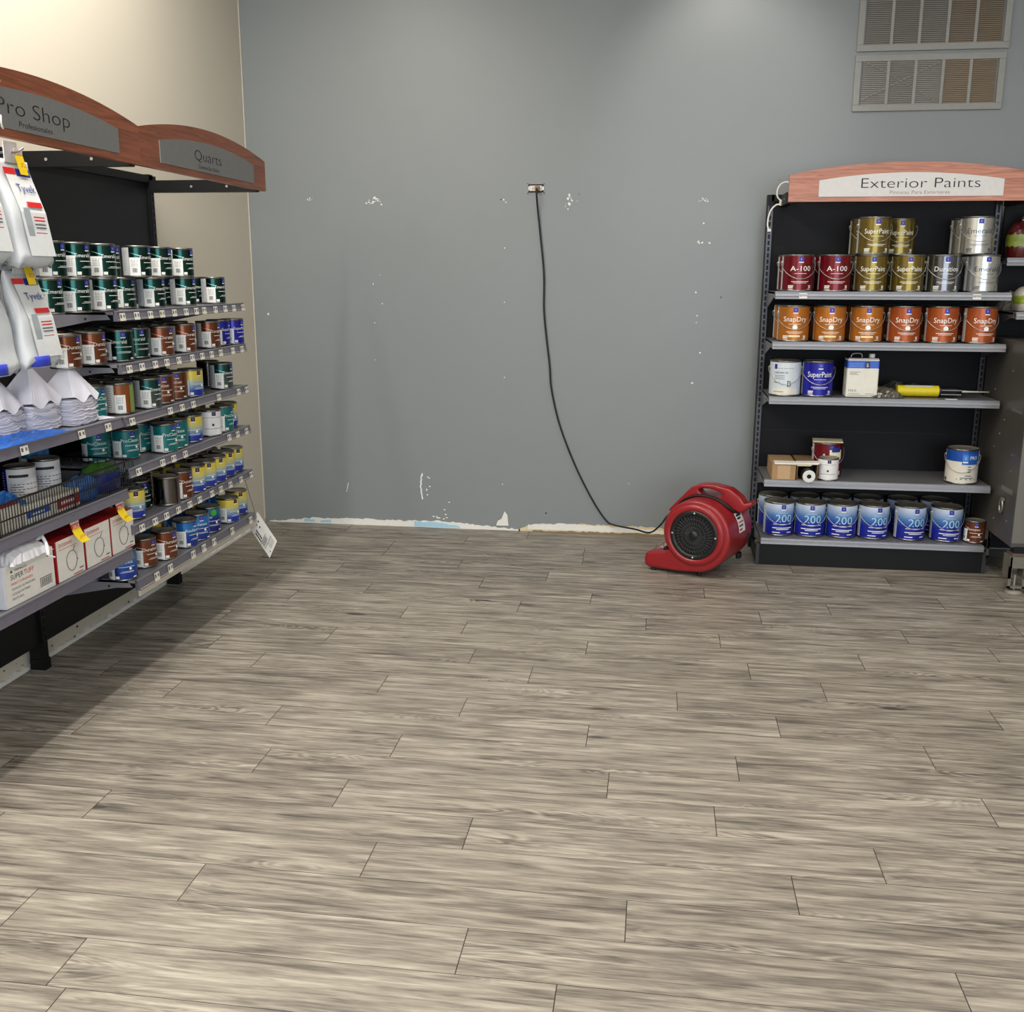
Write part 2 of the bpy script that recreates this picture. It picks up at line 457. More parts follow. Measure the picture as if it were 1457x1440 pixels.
cl = MB(); cl.box((XL - .1, YF - .1, ZC), (XR + .1, YB + .1, ZC + .08), mat('ceiling_white', '#C9C9C6', .8)); struct('ceiling', cl)

# ================================================================ AIR RETURN GRILLES
GF = mat('grille_frame', '#92928E', .5); GC_ = mat('grille_crease', '#85827E', .5); 
def grille(label, x0, x1, z0, z1, cols, tilt, cross):
    t = thing('return_air_grille', label, 'vent', (x0, YB, z0), 0, 'return air grilles high on the grey wall')
    W, H_ = x1 - x0, z1 - z0; fr = .034
    f = MB()
    for a, b_ in (((0, -.014, 0), (W, 0, fr)), ((0, -.014, H_ - fr), (W, 0, H_)), ((0, -.014, fr), (fr, 0, H_ - fr)), ((W - fr, -.014, fr), (W, 0, H_ - fr))): f.box(a, b_, GF, .002)
    for px in (.12, .5, .88):
        for pz in (fr / 2, H_ - fr / 2): f.cyl(.004, -.0155, -.013, mat('grille_screw', '#8C8C88', .4), 8, (W * px, 0, pz), 'Y')
    f.build('frame', t)
    n = 5; cw = (W - 2 * fr) / n
    for i in range(1, n):
        q = MB(); q.box((fr + cw * i - .008, -.013, fr), (fr + cw * i + .008, -.002, H_ - fr), GF); q.build('mullion', t)
    for i in range(n):
        mt = mat('louver_' + cols[i], '#' + cols[i], .5)
        q = MB(); a, b_ = fr + cw * i + .008, fr + cw * (i + 1) - .008
        q.fpatch(a, b_, fr, H_ - fr, -.0008, mat('duct_dark', '#2F2C2A', .7))
        ns = 22
        for s in range(ns):
            z = fr + (H_ - 2 * fr) * s / ns; dz = (H_ - 2 * fr) / ns
            q.add([(a, -.011, z), (b_, -.011, z), (b_, -.003, z + dz * .95), (a, -.003, z + dz * .95)], [(0, 1, 2, 3)], mt)
            q.add([(a, -.011, z), (b_, -.011, z), (b_, -.0095, z + dz * .18), (a, -.0095, z + dz * .18)], [(3, 2, 1, 0)], mt)
        if cross and i < 3:      # diagonal creases pressed across the first three louver panels
            xa, xb = fr, fr + cw * 3
            for (u0, v0, u1, v1) in ((xa, fr + .02, xb, H_ - fr - .0), (xa + .04, H_ - fr, xb - .01, fr)):
                za = v0 + (v1 - v0) * (a - u0) / (u1 - u0); zb = v0 + (v1 - v0) * (b_ - u0) / (u1 - u0)
                za = min(max(za, fr), H_ - fr); zb = min(max(zb, fr), H_ - fr)
                q.add([(a, -.0125, za - .003), (b_, -.0125, zb - .003), (b_, -.0115, zb + .003), (a, -.0115, za + .003)], [(0, 1, 2, 3)], GC_)
        q.build('louver_panel', t)
    return t
grille('lower grey return air grille with crossed creases in its louvers', 1.028, 1.818, 2.489, 2.782, ['A09D98', '9B9893', '9F9D98', '9A8C7B', '978876'], 0, True)
grille('upper grey return air grille directly above another grille, cut by photo top', 1.030, 1.826, 2.800, 3.095, ['96938D', '918E88', '94908A', '948676', '928574'], 0, False)

# ================================================================ WALL OUTLET AND CORD
t = thing('wall_outlet', 'bare electrical outlet box with cream receptacle set in the grey wall', 'outlet', (-.745, YB, 2.093))
q = MB()
for a, b_ in (((-.052, -.003, -.03), (.052, 0, -.024)), ((-.052, -.003, .024), (.052, 0, .03)), ((-.052, -.003, -.03), (-.046, 0, .03)), ((.046, -.003, -.03), (.052, 0, .03))): q.box(a, b_, mat('box_steel', '#77787A', .35, .8))
q.fpatch(-.046, .046, -.024, .024, -.001, mat('box_dark', '#1A1918', .7)); q.build('box', t)
q = MB(); q.box((-.038, -.012, -.016), (.036, -.001, .016), mat('receptacle_cream', '#D9D2C2', .4), .003)
for sx in (-.02, -.012): q.box((sx, -.013, -.006), (sx + .002, -.0118, .004), INK)
q.build('receptacle', t)
q = MB()
for sx in (-1, 1): q.box((sx * .040 - .007, -.005, -.012), (sx * .040 + .007, -.001, .012), mat('ear_steel', '#B9B9B6', .35, .8), .002)
q.build('mounting_ear', t)

def catmull(P, k=8):
    P = [Vector(p) for p in P]; out = []
    for i in range(len(P) - 1):
        p0, p1, p2, p3 = P[max(i - 1, 0)], P[i], P[i + 1], P[min(i + 2, len(P) - 1)]
        for j in range(k):
            t_ = j / k
            out.append(.5 * ((2 * p1) + (-p0 + p2) * t_ + (2 * p0 - 5 * p1 + 4 * p2 - p3) * t_ ** 2 + (-p0 + 3 * p1 - 3 * p2 + p3) * t_ ** 3))
    out.append(P[-1]); return out
CORD = mat('cord_black', '#121214', .5)
t = thing('power_cord', 'long black power cord hanging from wall outlet to red fan', 'cord', (-.73, 6.22, 2.09))
q = MB(); q.M = Matrix.Translation((.73, -6.22, -2.09))
q.tube(catmull([(-.735, 6.205, 2.088), (-.735, 6.19, 2.06), (-.731, 6.225, 1.97), (-.715, 6.235, 1.82), (-.692, 6.235, 1.60), (-.690, 6.235, 1.40), (-.675, 6.235, 1.24), (-.651, 6.235, 1.05), (-.640, 6.235, .92), (-.600, 6.235, .74), (-.545, 6.235, .58),
                (-.46, 6.235, .385), (-.36, 6.235, .20), (-.285, 6.23, .095), (-.235, 6.22, .068), (-.10, 6.16, .060), (-.01, 6.03, .075), (.05, 5.80, .18), (.085, 5.63, .275), (.118, 5.56, .316)]), .0055, CORD, 8)
q.build('cable', t)
q = MB(); q.box((-.018, -.034, -.016), (.010, -.012, .012), mat('plug_tan', '#7E654C', .5), .004); o = q.build('plug', t); o.location = (-.001, 6.25 - 6.22, .003)

# ================================================================ RACKS
def rack(name, label, loc, rz, W, depth, shelves, pz0, pz1, style, uprights, kick=None, group='shelving units'):
    """front is -Y; back panel in the plane y=0"""
    t = thing(name, label, 'shelving unit', loc, rz, group)
    L = style == 'L'
    pm, sm, rm = (PANEL_L, SHELF_L, RAIL_L) if L else (PANEL_R, SHELF_R, RAIL_R)
    q = MB(); q.box((0.01, 0, pz0), (W - .01, .02, pz1), pm)
    nseam = 3
    for i in range(1, nseam):
        z = pz0 + (pz1 - pz0) * i / nseam; q.box((0.01, -.001, z - .002), (W - .01, 0, z + .002), BLACKM)
    q.box((0.005, -.012, pz1 - .035), (W - .005, .022, pz1), BLACKM)
    q.build('back_panel', t)
    for ux, uz0, uz1, fx in uprights:
        q = MB(); q.box((ux - .018, -.012, uz0), (ux + .018, .05, uz1), BLACKM)
        face = mat('upright_face_l' if L else 'upright_face_r', '#15161A' if L else '#4E4E55', .35, .4)
        q.box((ux - .014, -.0145, max(uz0, .12)), (ux - .006, -.012, uz1 - .06), face); q.box((ux + .006, -.0145, max(uz0, .12)), (ux + .014, -.012, uz1 - .06), face)
        z = max(uz0, .12)
        while z < uz1 - .08:
            q.box((ux - .006, -.0145, z), (ux + .006, -.012, z + .010), face); z += .034
        if fx:  # levelling foot plate on the floor
            q.box((ux - .021, -.016, 0), (ux + .021, .05, .05), BLACKM); q.box((ux - .024, -.022, 0), (ux + .024, .05, .005), mat('foot_debris', '#6B6862', .8, var=.5, scale=90))
        q.build('upright', t)
    for sh in shelves:
        z, tags = sh['z'], sh.get('tags', []); d = sh.get('d', depth); x0, x1 = sh.get('x', (0.012, W - .012)); y1 = sh.get('back', -.002)
        q = MB(); rh = sh.get('rh', .036)
        q.box((x0, -d + .012, z - .012), (x1, y1, z), sm)
        # folded front rail, leaning back a little
        q.prism([(-d - .004, z - rh), (-d + .016, z - rh), (-d + .016, z), (-d + .004, z + .001)], x0, x1, sm if not L else rm, 'YZ')
        q.box((x0 + .001, -d + .001, z - .002), (x1 - .001, -d + .014, z + .0025), sm)
        if sh.get('lip'): q.box((x0, -d - .004, z - rh - .022), (x1, -d + .004, z - rh), LIP)
        if not L: q.box((x0, -d - .007, z - rh * .62), (x1, -d - .001, z - rh * .32), RAIL_R); q.box((x0, -d - .0045, z - rh - .003), (x1, -d + .006, z - rh), SHELF_R)
        for bx in (x0, x1 - .003):      # tapering side brackets
            q.prism([(0.0, z - .002), (-d + .05, z - .002), (-d + .03, z - .03), (-d + .10, z - .034), (-.02, z - .095), (0, z - .095)], bx, bx + .003, sm, 'YZ')
            q.cyl(.005, bx - .0006, bx + .0036, INK, 10, (0, -d + .13, z - .028), 'X')
        s_ = q.build('shelf', t)
        if sh.get('channel', True):
            q = MB(); q.box((x0 + .004, -d - .0055, z - rh + .004), (x1 - .004, -d - .0015, z - rh + .007), LIP if L else RAIL_R); q.build('price_channel', s_)
        for k, tx in enumerate(tags):
            q = MB(); w = .021
            tw = TAGW if (k * 7 + int(z * 100)) % 4 else PAPER
            q.add([(tx - w, -d - .0065, z - rh + .001), (tx + w, -d - .0065, z - rh + .001), (tx + w, -d - .003, z - .006), (tx - w, -d - .003, z - .006)], [(0, 1, 2, 3)], tw)
            q.add([(tx - w, -d - .0060, z - rh + .001), (tx + w, -d - .0060, z - rh + .001), (tx + w, -d - .0025, z - .006), (tx - w, -d - .0025, z - .006)], [(3, 2, 1, 0)], tw)
            def pt(u, v): return (tx + u * w, -d - .0069 + .0035 * v, z - rh + .001 + v * (rh - .007))
            for (u0, u1, v0, v1, mm) in ((-.82, -.30, .38, .82, INKG), (.25, .50, .42, .80, INKG), (.56, .76, .42, .80, INKG)):
                q.add([pt(u0, v0), pt(u1, v0), pt(u1, v1), pt(u0, v1)], [(0, 1, 2, 3)], mm)
            q.build('price_tag', s_)
    if kick:
        q = MB(); q.box((0.0, -depth + .02, 0), (W, -depth + .035, kick), BLACKM, .002); q.build('kick_plate', t)
        for bx in (-.004, W - .004):
            q = MB()
            q.box((bx, -depth + .02, 0), (bx + .008, 0, kick * .55), BLACKM); q.box((bx - .006, -depth + .015, 0), (bx + .012, -depth + .03, kick), mat('foot_grey', '#2A2A2E', .4))
            q.build('base_bracket', t)
    return t

PX = -2.46; LD = .43
def lt(ys): return [round(y - 3.655, 3) for y in ys]
RY = 3.655
quarts_rack = rack('shelving_unit', 'black wall rack of quart cans under the Quarts sign', (PX, RY, 0), PI / 2, 1.24, LD, [
    dict(z=1.455, tags=lt([3.7, 3.81, 3.92, 4.02, 4.13, 4.24, 4.34, 4.42, 4.54, 4.65, 4.75, 4.86])),
    dict(z=1.255, tags=lt([3.72, 3.82, 3.93, 4.03, 4.14, 4.27, 4.37, 4.47, 4.57, 4.71, 4.82])),
    dict(z=1.052, tags=lt([3.71, 4.03, 4.14, 4.25, 4.52, 4.75, 4.85])),
    dict(z=.848, tags=lt([3.73, 3.93, 4.03, 4.14, 4.61, 4.71, 4.82])),
    dict(z=.62, tags=lt([3.72, 3.83, 3.93, 4.04, 4.15, 4.25, 4.38, 4.48, 4.59, 4.72, 4.85])),
    dict(z=.394, rh=.042, lip=True, tags=lt([3.81, 3.93, 4.15, 4.26, 4.37, 4.58, 4.81])),
], .115, 2.055, 'L', [(-.015, 0, 2.06, True), (1.185, 0, 2.06, True)])
pro_rack = rack('shelving_unit', 'black wall rack under the Pro Shop sign holding boxes and bags', (PX, RY - 1.24, 0), PI / 2, 1.24, LD, [
    dict(z=1.056, tags=[round(y - 2.415, 3) for y in (2.62, 3.01, 3.35, 3.53)], channel=False),
    dict(z=.775, channel=False), dict(z=.535, rh=.04, channel=False)], .115, 2.055, 'L', [(0, 0, 2.06, True)])
RX, RYP, RD = .598, 6.08, .41
ext_rack = rack('shelving_unit', 'black and silver gondola of gallon cans under the Exterior Paints sign', (RX, RYP, 0), 0, 1.212, RD, [
    dict(z=1.511, tags=[.155, 1.03], rh=.034, channel=False), dict(z=1.247, rh=.034, channel=False), dict(z=.951, rh=.034, channel=False),
    dict(z=.493, rh=.034, channel=False), dict(z=.160, rh=.03, channel=False)], .05, 2.035, 'R',
    [(0, .0, 2.035, False), (1.212, .05, 2.035, False)], kick=.125)
side_rack = rack('shelving_unit', 'partly visible gondola beside Exterior Paints, holding packs of rags', (RX + 1.24, RYP, 0), 0, 1.18, .15, [
    dict(z=1.690, x=(0, 1.17), rh=.036, channel=False), dict(z=1.412, d=.39, x=(0.0, 1.17), rh=.032, channel=False)], .05, 2.035, 'R', [])

# ================================================================ HEADER SIGNS
CHERRY = wood_mat('cherry_laminate', '#6F3A22', '#A05A38')
CHERRYL = wood_mat('cherry_laminate_pale', '#9A5D49', '#C98A70')
PLQ = mat('plaque_grey', '#7C7C7A', .4, .15); PLW = mat('plaque_white', '#D2D0CE', .45)
def sign(label, loc, rz, W, title, tw, th, sub, sw, plaque, wood, tx, arms, arm_len, sub_mat=None, ties=False, subh=.014):
    t = thing('header_sign', label, 'sign', loc, rz, 'arched wooden header signs')
    he, hp = .135, .196
    def arc(x, w, a, b_): return a + (b_ - a) * (1 - (2 * x / w - 1) ** 2)
    prof = [(0, 0), (W, 0)] + [(W - W * i / 24, arc(W - W * i / 24, W, he, hp)) for i in range(25)]
    q = MB(); q.prism(prof, 0, .022, wood, 'XZ'); q.build('board', t)
    p0, p1 = W * .125, W * .875; pw = p1 - p0
    prof = [(p0, .024), (p1, .024)] + [(p1 - pw * i / 20, .024 + arc(pw - pw * i / 20, pw, .082, .118)) for i in range(21)]
    q = MB(); q.prism(prof, -.004, 0, plaque, 'XZ')
    pl = q.build('plaque', t)
    if title:
        q = MB(); q.ftext(title, tx, .066, th, -.0046, INK, tw, thin=True); q.build('title_lettering', pl)
        q = MB(); q.ftext(sub, tx, .036, subh, -.0046, sub_mat or INKG, sw); q.build('subtitle_lettering', pl)
    for ax in arms:
        q = MB(); q.box((ax - .02, .022, -.006), (ax + .02, arm_len, .05), BLACKM)
        for k in (.3, .62): q.cyl(.006, ax - .0215, ax - .019, mat('bolt', '#C8C8C4', .3, .8), 8, (0, arm_len * k, .02), 'X')
        q.build('bracket_arm', t)
    if ties:
        TIE = mat('tie_white', '#E6E2D8', .5)
        q = MB(); q.tube(catmull([(.37, -.004, .186), (.39, -.008, .165), (.395, -.006, .15), (.40, -.008, .162), (.42, -.004, .150)]), .003, TIE, 6); q.build('cable_tie', t)
        q = MB(); q.tube(catmull([(.405, -.006, .055), (.395, -.012, .04), (.40, -.01, .025), (.41, -.006, .020)]), .003, TIE, 6); q.build('cable_tie', t)
    return t
SX = -1.89
sign('cherry arched sign with grey plaque reading Quarts, near the room corner', (SX, 3.668, 1.982), PI / 2, 1.222, 'Quarts', .26, .041, 'Cuartos De Galon', .20, PLQ, CHERRY, .578, [1.17], .556, INK)
sign('cherry arched sign with grey plaque reading Pro Shop', (SX, 2.446, 1.982), PI / 2, 1.222, 'Pro Shop', .375, .044, 'Profesionales', .17, PLQ, CHERRY, .578, [.03, 1.20], .556, INK, ties=True, subh=.016)
sign('pale cherry arched sign with white plaque reading Exterior Paints', (.650, 5.70, 1.972), 0, 1.214, 'Exterior Paints', .585, .050, 'Pinturas Para Exteriores', .295, PLW, CHERRYL, .655, [.012, 1.2], .363, mat('brown_ink', '#A58A84', .6), subh=.017)
sign('plain start of another cherry sign board beyond the Exterior Paints sign', (.650 + 1.216, 5.70, 1.972), 0, 1.214, '', .2, .05, '', .1, PLW, CHERRYL, .6, [1.2], .363)

t = thing('cable_tie', 'white looped plastic tie dangling from the Exterior Paints gondola top corner', 'cable tie', (.60, 5.94, 1.9))
q = MB(); q.M = Matrix.Translation((-.60, -5.94, -1.9)); TIE = mat('tie_white', '#E6E2D8', .5)
q.tube(catmull([(.685, 5.95, 2.085), (.66, 5.95, 2.092), (.632, 5.95, 2.078), (.617, 5.95, 2.045), (.622, 5.95, 2.012), (.645, 5.95, 1.992)]), .0045, TIE, 8)
q.tube(catmull([(.640, 5.95, 1.975), (.615, 5.95, 1.972), (.59, 5.95, 1.945), (.578, 5.95, 1.905), (.576, 5.95, 1.865), (.583, 5.95, 1.842)]), .0045, TIE, 8); q.build('strap', t)
q = MB(); q.M = Matrix.Translation((-.60, -5.94, -1.9)); q.box((.632, 5.942, 1.968), (.650, 5.958, 2.000), TIE, .003); q.box((.576, 5.944, 1.830), (.596, 5.956, 1.846), TIE, .003); q.build('knot', t)

# ================================================================ PAINT CANS
QR, QH, GR, GH = .054, .124, .0825, .191
CANS = {}
def body_mesh(r, h):
    q = MB()
    q.lathe([(.001, .001), (r - .004, .001), (r - .002, 0), (r + .0008, .001), (r + .0012, .004), (r + .0002, .0065), (r - .0006, .008), (r - .0006, h - .009), (r + .0003, h - .007), (r + .0014, h - .004), (r + .0010, h - .001), (r - .001, h), (r - .004, h - .001)], TIN, 40)
    return q.mesh('body')
def lid_mesh(r, h, mt=TINLID):
    q = MB(); r2 = r - .004
    q.lathe([(r2, h - .001), (r2 - .004, h - .004), (r2 - .006, h - .010), (r2 * .86, h - .010), (r2 * .84, h - .004), (r2 * .80, h - .003), (r2 * .77, h - .006), (r2 * .3, h - .0062), (.0005, h - .006)], mt, 40)
    return q.mesh('lid')
def handle_mesh(r, h):
    q = MB(); W_ = mat('bail_wire', '#C0C0BC', .3, .8); ez = h * .80
    pts = []
    for i in range(25):
        a = -90 + 180 * i / 24
        ca = cos(R(a))
        pts.append(((r + .008) * sin(R(a)), -(r + .005) * ca if ca > 0 else 0, ez - (h * .46) * ca ** 1.0))
    q.tube(pts, .0020, W_, 6)
    for s in (-1, 1): q.lathe([(.0005, .007), (.004, .006), (.007, .002), (.008, -.001)], mat('bail_ear', '#D0CFCB', .3, .8), 14, (s * r, 0, ez), 'X') if s > 0 else q.lathe([(.0005, -.007), (.004, -.006), (.007, -.002), (.008, .001)], mat('bail_ear', '#D0CFCB', .3, .8), 14, (s * r, 0, ez), 'X')
    return q.mesh('handle')
QB, QL = body_mesh(QR, QH), lid_mesh(QR, QH)
GB, GL, GHD = body_mesh(GR, GH), lid_mesh(GR, GH), handle_mesh(GR, GH)
def emblem(q, r, tc, z0, z1, half, mt, inner=WHITEP):
    """small standing shield with a white device and a white word line below"""
    q.cpatch(r, tc - half, tc + half, z0 + (z1 - z0) * .22, z1, mt, 3)
    h = z1 - z0
    q.ctext('S', r + .0003, tc, z0 + h * .48, h * .26, inner)
    q.cpatch(r + .0003, tc - half, tc + half, z0, z0 + h * .16, inner, 2)
def quart_label(col, title=None, tmat=WHITEP, back=PALESIDE, tz=.0715, box=True, logo=LOGO, dot=False, swoosh=None, boxm=None, sub=True, extra=None, lo=-97, hi=150):
    q = MB(); r = QR + .0006; z0, z1 = .0075, QH - .0085
    q.cpatch(r, lo, hi, z0, z1, col, 30); q.cpatch(r, hi, 360 + lo, z0, z1, back, 12)
    r1 = r + .0004
    for i in range(9): q.cpatch(r1, lo - 34, lo - 12, z0 + .02 + i * .009, z0 + .0225 + i * .009, mat('fine_print', '#9EA0A4', .6), 2)
    if swoosh: 
        V = [];
        for i in range(7):
            a = R(lo + 3 + 44 * i / 6); zt = .096 - .011 * i / 6; V += [(r1 * sin(a), -r1 * cos(a), zt - .0035 * i / 6), (r1 * sin(a), -r1 * cos(a), zt)]
        q.add(V, [(2 * i, 2 * i + 2, 2 * i + 3, 2 * i + 1) for i in range(6)], swoosh)
    if box:
        q.cpatch(r1, lo + 1, lo + 45, .0065, .077, boxm or WHITEP, 5)
        r2 = r1 + .0003; c = lo + 23
        for i in range(8): q.cpatch(r2, c - 10 + i * 2.4, c - 10 + i * 2.4 + (1.6 if i % 3 else .9), .019, .036, INK, 1)
        for z in (.066, .061, .055, .049, .043): q.cpatch(r2, c - 15, c + 15 - (z * 3000 % 9), z, z + .002, mat('fine_print', '#9EA0A4', .6), 2)
    if logo: emblem(q, r1, -2, .092, .1145, 10, logo)
    if title: q.ctext(title, r1, -52, tz, .0135, tmat, None, 'L')
    if sub:
        q.cpatch(r1, -36, 36, .0565, .0585, tmat, 6); q.cpatch(r1, -22, 30, .0385, .0400, tmat, 5); q.cpatch(r1, -30, 30, .0345, .0358, tmat, 6)
        q.cpatch(r1, -49, -33, .010, .021, tmat, 2); q.cpatch(r1, 26, 44, .010, .015, tmat, 2)
    if dot: q.lathe([(.0001, 0), (.0055, 0)], tmat, 14, (r1 * sin(R(14)), -r1 * cos(R(14)) - .0004, .050), 'Y')
    if extra: extra(q, r1)
    return q.mesh('label')
EMG = mat('emerald_print', '#254842', .22, .95, .05); EMG2 = grad_mat('emerald_grey_print', [(0, '#5E6A6A'), (.55, '#566462'), (.60, '#245450'), (1, '#204A48')], QH, .24, .75)
SWT = mat('swoosh_teal', '#9ED6D2', .3, .3); SWP = mat('swoosh_pink', '#E9B9A8', .3, .2)
BRN = mat('brown_print', '#7A452E', .25, .65, .05); TEAL = mat('teal_print', '#0E6F70', .3, .2, .05); SBLU = mat('royal_print', '#20209C', .25, .3, .05)
YB_ = grad_mat('yellow_blue_print', [(0, '#1D2F98'), (.24, '#21379E'), (.34, '#5C86B8'), (.52, '#A9B9AE'), (.66, '#D9C964'), (1, '#EBCB1E')], QH, .3, .1)
WHT = mat('white_can_print', '#E4E3E4', .35); BLU = grad_mat('blue_print', [(0, '#1B2F8F'), (.4, '#1E479F'), (.75, '#2D7FC4'), (1, '#1F5FB4')], QH, .22, .35)
GRN = grad_mat('navy_green_print', [(0, '#141C72'), (.55, '#17308A'), (.78, '#1C6C8C'), (1, '#1D5F9E')], QH, .25, .3)
GDOT = mat('green_dot', '#37A83C', .4); LIGHTGRN = mat('sage_print', '#7E9A4E', .4)
DECK = mat('deck_print', '#8C4A1C', .3, .2)
def extra_green(q, r): q.lathe([(.0001, 0), (.015, 0)], GDOT, 20, (0, -r - .0006, .098), 'Y')
def extra_deck(q, r): q.cpatch(r + .0002, 5, 40, .008, .115, LIGHTGRN, 3)
LAB = {
    'E': quart_label(EMG, 'Emerald', swoosh=SWT), 'G': quart_label(EMG2, 'Emerald', swoosh=SWT), 'D': quart_label(BRN, 'Duration', dot=True, swoosh=SWP),
    'P': quart_label(TEAL, 'ProClassic', dot=True), 'S': quart_label(SBLU, 'SuperPaint'), 'Y': quart_label(YB_, None, logo=mat('logo_navy', '#1B1F48', .4), dot=True),
    'W': quart_label(WHT, None, logo=mat('logo_navy', '#1B1F48', .4), sub=False, boxm=WHT, extra=lambda q, r: (q.lathe([(.0001, 0), (.006, 0)], INK, 8, (r * sin(R(-8)), -r * cos(R(-8)) - .0006, .055), 'Y'), q.cpatch(r, -60, 40, .088, .0895, INKG, 8), q.cpatch(r, -50, 40, .036, .038, INKG, 8))),
    'B': quart_label(BLU, 'Resilience', dot=True), 'V': quart_label(GRN, 'Rever', dot=True, logo=None, extra=extra_green), 'O': quart_label(DECK, None, back=PAPER, logo=None, sub=False, extra=extra_deck, lo=-62),
}
BARE = mat('bare_tin', '#6E6A68', .16, 1.0)
KB = MB(); KB.cpatch(QR + .0002, 0, 360, .008, QH - .009, BARE, 40); LAB['K'] = KB.mesh('label')
def can(kind, label, loc, rz, group, gallon=False):
    t = thing('gallon_paint_can' if gallon else 'quart_paint_can', label, 'paint can', loc, rz, group)
    obj('body', GB if gallon else QB, t); obj('lid', GL if gallon else QL, t); obj('label', LAB[kind], t)
    if gallon: obj('handle', GHD, t)
    return t
CN = {'E': 'dark green', 'G': 'green-over-grey', 'D': 'brown', 'P': 'teal', 'S': 'royal blue', 'Y': 'yellow-to-blue', 'W': 'white', 'B': 'bright blue', 'V': 'navy quart with green dot', 'O': 'brown and sage', 'K': 'bare steel'}
def face(deg): return R(90 + deg)          # front toward the aisle, turned by deg toward the viewer when negative
ROWS = [
    ('lower row on the Quarts top shelf', 1.4575, [('E', -2.095, 3.324), ('E', -2.095, 3.497), ('E', -2.095, 3.689), ('E', -2.165, 3.96), ('E', -2.095, 4.075), ('E', -2.205, 4.36), ('E', -2.095, 4.368), ('E', -2.205, 4.69), ('E', -2.095, 4.683)]),
    ('upper row on the Quarts top shelf', 1.4575 + QH, [('E', -2.095, 3.362), ('E', -2.095, 3.518), ('E', -2.095, 3.697), ('E', -2.205, 3.93), ('E', -2.095, 3.973), ('E', -2.095, 4.154), ('E', -2.095, 4.36)]),
    ('row on the Quarts second shelf', 1.2575, [('D', -2.14, 3.478), ('D', -2.14, 3.654), ('E', -2.112, 3.813, -42), ('E', -2.133, 3.981, -30), ('D', -2.085, 4.101, -8), ('D', -2.085, 4.312), ('D', -2.085, 4.574), ('S', -2.105, 4.735), ('S', -2.085, 4.855, -8)]),
    ('row on the Quarts third shelf', 1.0545, [('P', -2.14, 3.623), ('O', -2.109, 3.776, -20), ('G', -2.085, 3.959), ('D', -2.103, 4.113, -46), ('D', -2.113, 4.261, -50), ('Y', -2.092, 4.375, -20), ('K', -2.2, 4.80), ('G', -2.085, 4.692)]),
    ('row on the Quarts fourth shelf', .8505, [('P', -2.25, 3.815, -45), ('P', -2.168, 3.902, -28), ('P', -2.2, 4.073), ('P', -2.085, 4.072, -15), ('P', -2.088, 4.184, -48), ('Y', -2.095, 4.347, -48), ('W', -2.085, 4.529, -40), ('P', -2.085, 4.672), ('Y', -2.12, 4.804, -30)]),
    ('row on the Quarts fifth shelf', .6225, [('Y', -2.107, 3.798, -38), ('E', -2.165, 3.96, -25), ('K', -2.085, 4.062), ('D', -2.085, 4.189), ('Y', -2.085, 4.325, -42), ('Y', -2.085, 4.44, -38), ('Y', -2.088, 4.562, -30), ('Y', -2.103, 4.699, -25), ('Y', -2.112, 4.825, -30)]),
    ('row on the Quarts bottom shelf', .3965, [('B', -2.237, 3.651), ('B', -2.105, 3.690, -45), ('D', -2.114, 3.876, -12), ('D', -2.085, 4.003, -10), ('B', -2.085, 4.204, -8), ('B', -2.19, 4.385), ('B', -2.085, 4.33, -40), ('V', -2.094, 4.475, -40), ('Y', -2.085, 4.675, -20), ('Y', -2.112, 4.845, -40)]),
]
for where, z, lst in ROWS:
    g = 'quart cans in the ' + where
    lst2 = sorted(lst, key=lambda c: c[2] / -c[1])
    for i, c in enumerate(lst2):
        y = max(c[2], 3.655 + .06) if c[2] > 3.6 else c[2]
        col = CN[c[0]]
        lab = f"{col} quart can, {NUM[i + 1]} from Pro Shop end, {where}" if c[0] != 'V' else f"navy quart can with green dot, {where}"
        can(c[0], lab, (c[1], c[2], z), face(c[3] if len(c) > 3 else random.uniform(-4, 4)), g)
# second ranks behind, seen by their lids
def ranks(z, front, xs, kinds, where, ylo, yhi):
    placed = [(c[1], c[2]) for c in front]
    for x in xs:
        y = ylo
        while y < yhi:
            if all((x - a) ** 2 + (y - b_) ** 2 > (2 * QR + .002) ** 2 for a, b_ in placed):
                placed.append((x, y)); k = kinds[random.randrange(len(kinds))]
                can(k, f"steel-lidded quart can in the shade behind the front {where}", (x, y, z), face(random.uniform(-6, 6)), 'quart cans behind the front ' + where)
                y += .116
            else: y += .008
ranks(ROWS[2][1], ROWS[2][2], (-2.215, -2.33), 'DDE', ROWS[2][0], 3.72, 4.62)
ranks(ROWS[3][1], ROWS[3][2], (-2.215, -2.33), 'GDE', ROWS[3][0], 3.72, 4.40)
ranks(ROWS[4][1], ROWS[4][2], (-2.215, -2.33), 'PPY', ROWS[4][0], 4.00, 4.84)
ranks(ROWS[5][1], ROWS[5][2], (-2.215, -2.33), 'YDE', ROWS[5][0], 3.78, 4.86)
ranks(ROWS[6][1], ROWS[6][2], (-2.215, ), 'BDY', ROWS[6][0], 3.80, 4.86)

